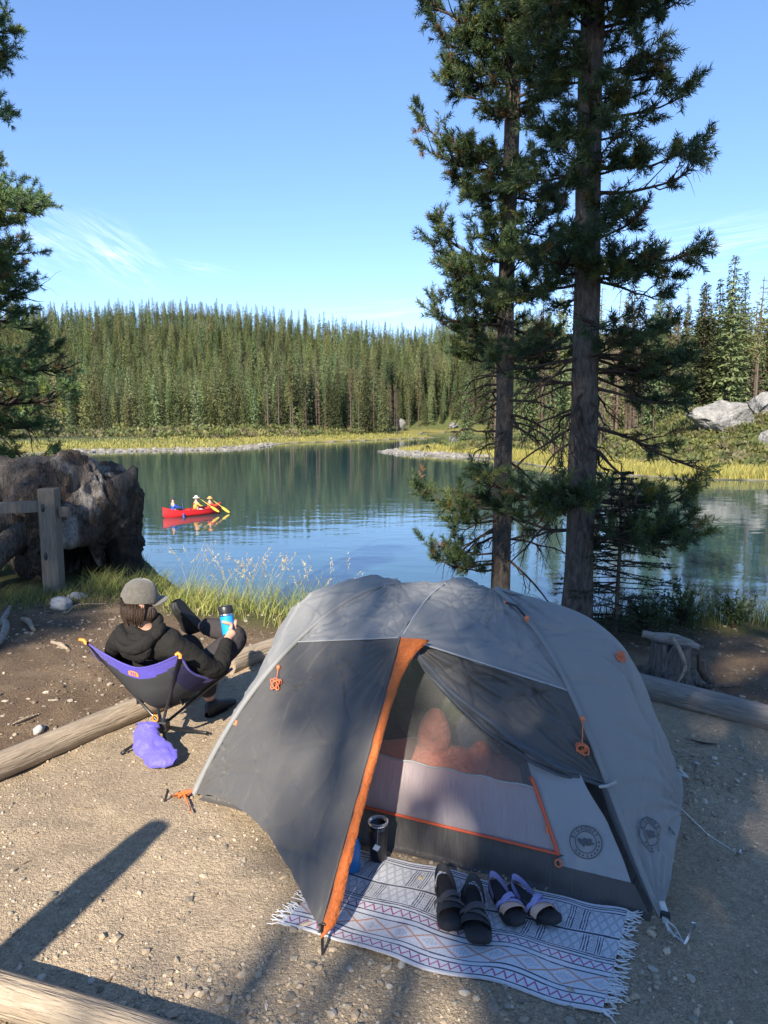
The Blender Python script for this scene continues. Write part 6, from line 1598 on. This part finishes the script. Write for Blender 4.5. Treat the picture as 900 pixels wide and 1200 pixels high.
for k, (x, y, R_, h_, lb) in enumerate(((2.62, 6.3, .28, .42, 'leafy low shrub in the grass right behind the stump'), (3.05, 6.25, .22, .34, 'small leafy shrub in the bank grass, nearer the right edge'), (2.25, 6.2, .2, .3, 'low leafy plant at the foot of the young spruce'))):
    shrub((x, y, gz(x, y) - .02), R_, h_, lb, 40 + k)
# far shore: reeds, scrub on the mound, stones along the waterline
fr = MB()
def far_field(n, pxr, Yr, acc, h, w, pal, seg=3, lean=.3):
    Yv = r.uniform(*Yr, n); X = (r.uniform(*pxr, n) - 450) / FPX * Yv; d = sdf_far(X, Yv); k = acc(X, Yv, d) > r.random(n); X, Yv, d = X[k], Yv[k], d[k]
    blades(fr, X, Yv, h * r.uniform(.6, 1.3, len(X)), w, lean, pal, seg)
YP = [(.36, .32, .09), (.42, .35, .10), (.30, .29, .08), (.26, .27, .08)]
far_field(52000, (600, 960), (54, 90), lambda X, Y, d: (d > .5) * sstep(8, 3.5, d), .55, .05, YP)
far_field(16000, (440, 640), (80, 118), lambda X, Y, d: (d > 1.4) * sstep(9, 3, d), .45, .07, YP)
far_field(36000, (-40, 520), (100, 175), lambda X, Y, d: (d > 2) * sstep(30, 12, d) * .8, .36, .09, YP + [(.20, .21, .07), (.16, .18, .06)])
reeds = fr.build('meadow_grass', M['grass'], color=True); tag(reeds, 'yellow sedge fringing the far shores', 'grass', kind='stuff')
ub = MB()
def scrub(n, pxr, Yr, acc, s, pal):
    Yv = r.uniform(*Yr, n); X = (r.uniform(*pxr, n) - 450) / FPX * Yv; d = sdf_far(X, Yv); k = acc(X, Yv, d) > r.random(n); X, Yv = X[k], Yv[k]; n = len(X); m_ = 26
    c = np.stack([X, Yv, height(X, Yv)], 1); sz = s * r.uniform(.5, 1.5, n); o = unit(r.normal(0, 1, (n, m_, 3))) * (r.random((n, m_, 1)) ** .4); o[..., 2] = np.abs(o[..., 2]) * .8
    B = (c[:, None] + o * sz[:, None, None]).reshape(-1, 3); pal = np.array(pal); col = np.repeat(pal[r.integers(0, len(pal), n)] * r.uniform(.7, 1.3, (n, 1)), m_, 0)
    kites(ub, B, o.reshape(-1, 3) + r.normal(0, .5, (n * m_, 3)) + (0, 0, .4), r.normal(0, 1, (n * m_, 3)), np.repeat(sz, m_) * .6, np.repeat(sz, m_) * .2, 0, col)
SCP = [(.13, .15, .05), (.17, .18, .055), (.11, .13, .05), (.20, .19, .07), (.16, .14, .08)]
scrub(1500, (690, 980), (60, 96), lambda X, Y, d: (d > 5) * np.clip(sstep(-14, -4, X - MOUND[0]) + .3, 0, 1), .55, SCP)
scrub(700, (560, 800), (64, 110), lambda X, Y, d: (d > 7) * .9, .6, SCP)
scrub(2200, (-40, 560), (128, 200), lambda X, Y, d: (d > 12) * sstep(60, 25, d), .9, SCP)
scrub(90, (450, 600), (90, 118), lambda X, Y, d: (d > 2.5), .7, SCP)
under = ub.build('undergrowth', M['grass'], color=True); tag(under, 'low green scrub on the mound and along the far shore', 'undergrowth', kind='stuff')
sh = MB()
def shore(n, pxr, Yr, dr, s0, s1):
    Yv = r.uniform(*Yr, n); X = (r.uniform(*pxr, n) - 450) / FPX * Yv; d = sdf_far(X, Yv); k = (d > dr[0]) & (d < dr[1]); X, Yv = X[k], Yv[k]; n = len(X)
    s = s0 * (s1 / s0) ** (r.random(n) ** 2); V = IV[None] * (1 + .25 * r.normal(0, 1, (n, 12 if len(IV) == 12 else len(IV), 1)).clip(-1, 1)) * (s[:, None] * np.array((1.3, 1, .6)))[:, None]
    V = V + np.stack([X, Yv, np.maximum(height(X, Yv), WATER) + s * .1], 1)[:, None]; F_ = (IF[None] + (np.arange(n) * len(IV))[:, None, None]).reshape(-1, 3)
    sh.add(V.reshape(-1, 3), F_, 0, False, np.repeat(np.array([(.25, .235, .21)]) * r.uniform(.6, 1.2, (n, 1)), len(IV), 0))
shore(5500, (80, 320), (95, 130), (-1.2, 2.0), .10, .42); shore(6000, (440, 580), (85, 112), (-.8, 1.6), .1, .45)
shore_ = sh.build('shore_stones', M['stone'], color=True); tag(shore_, 'grey stones lining the far waterline', 'stones', kind='stuff')
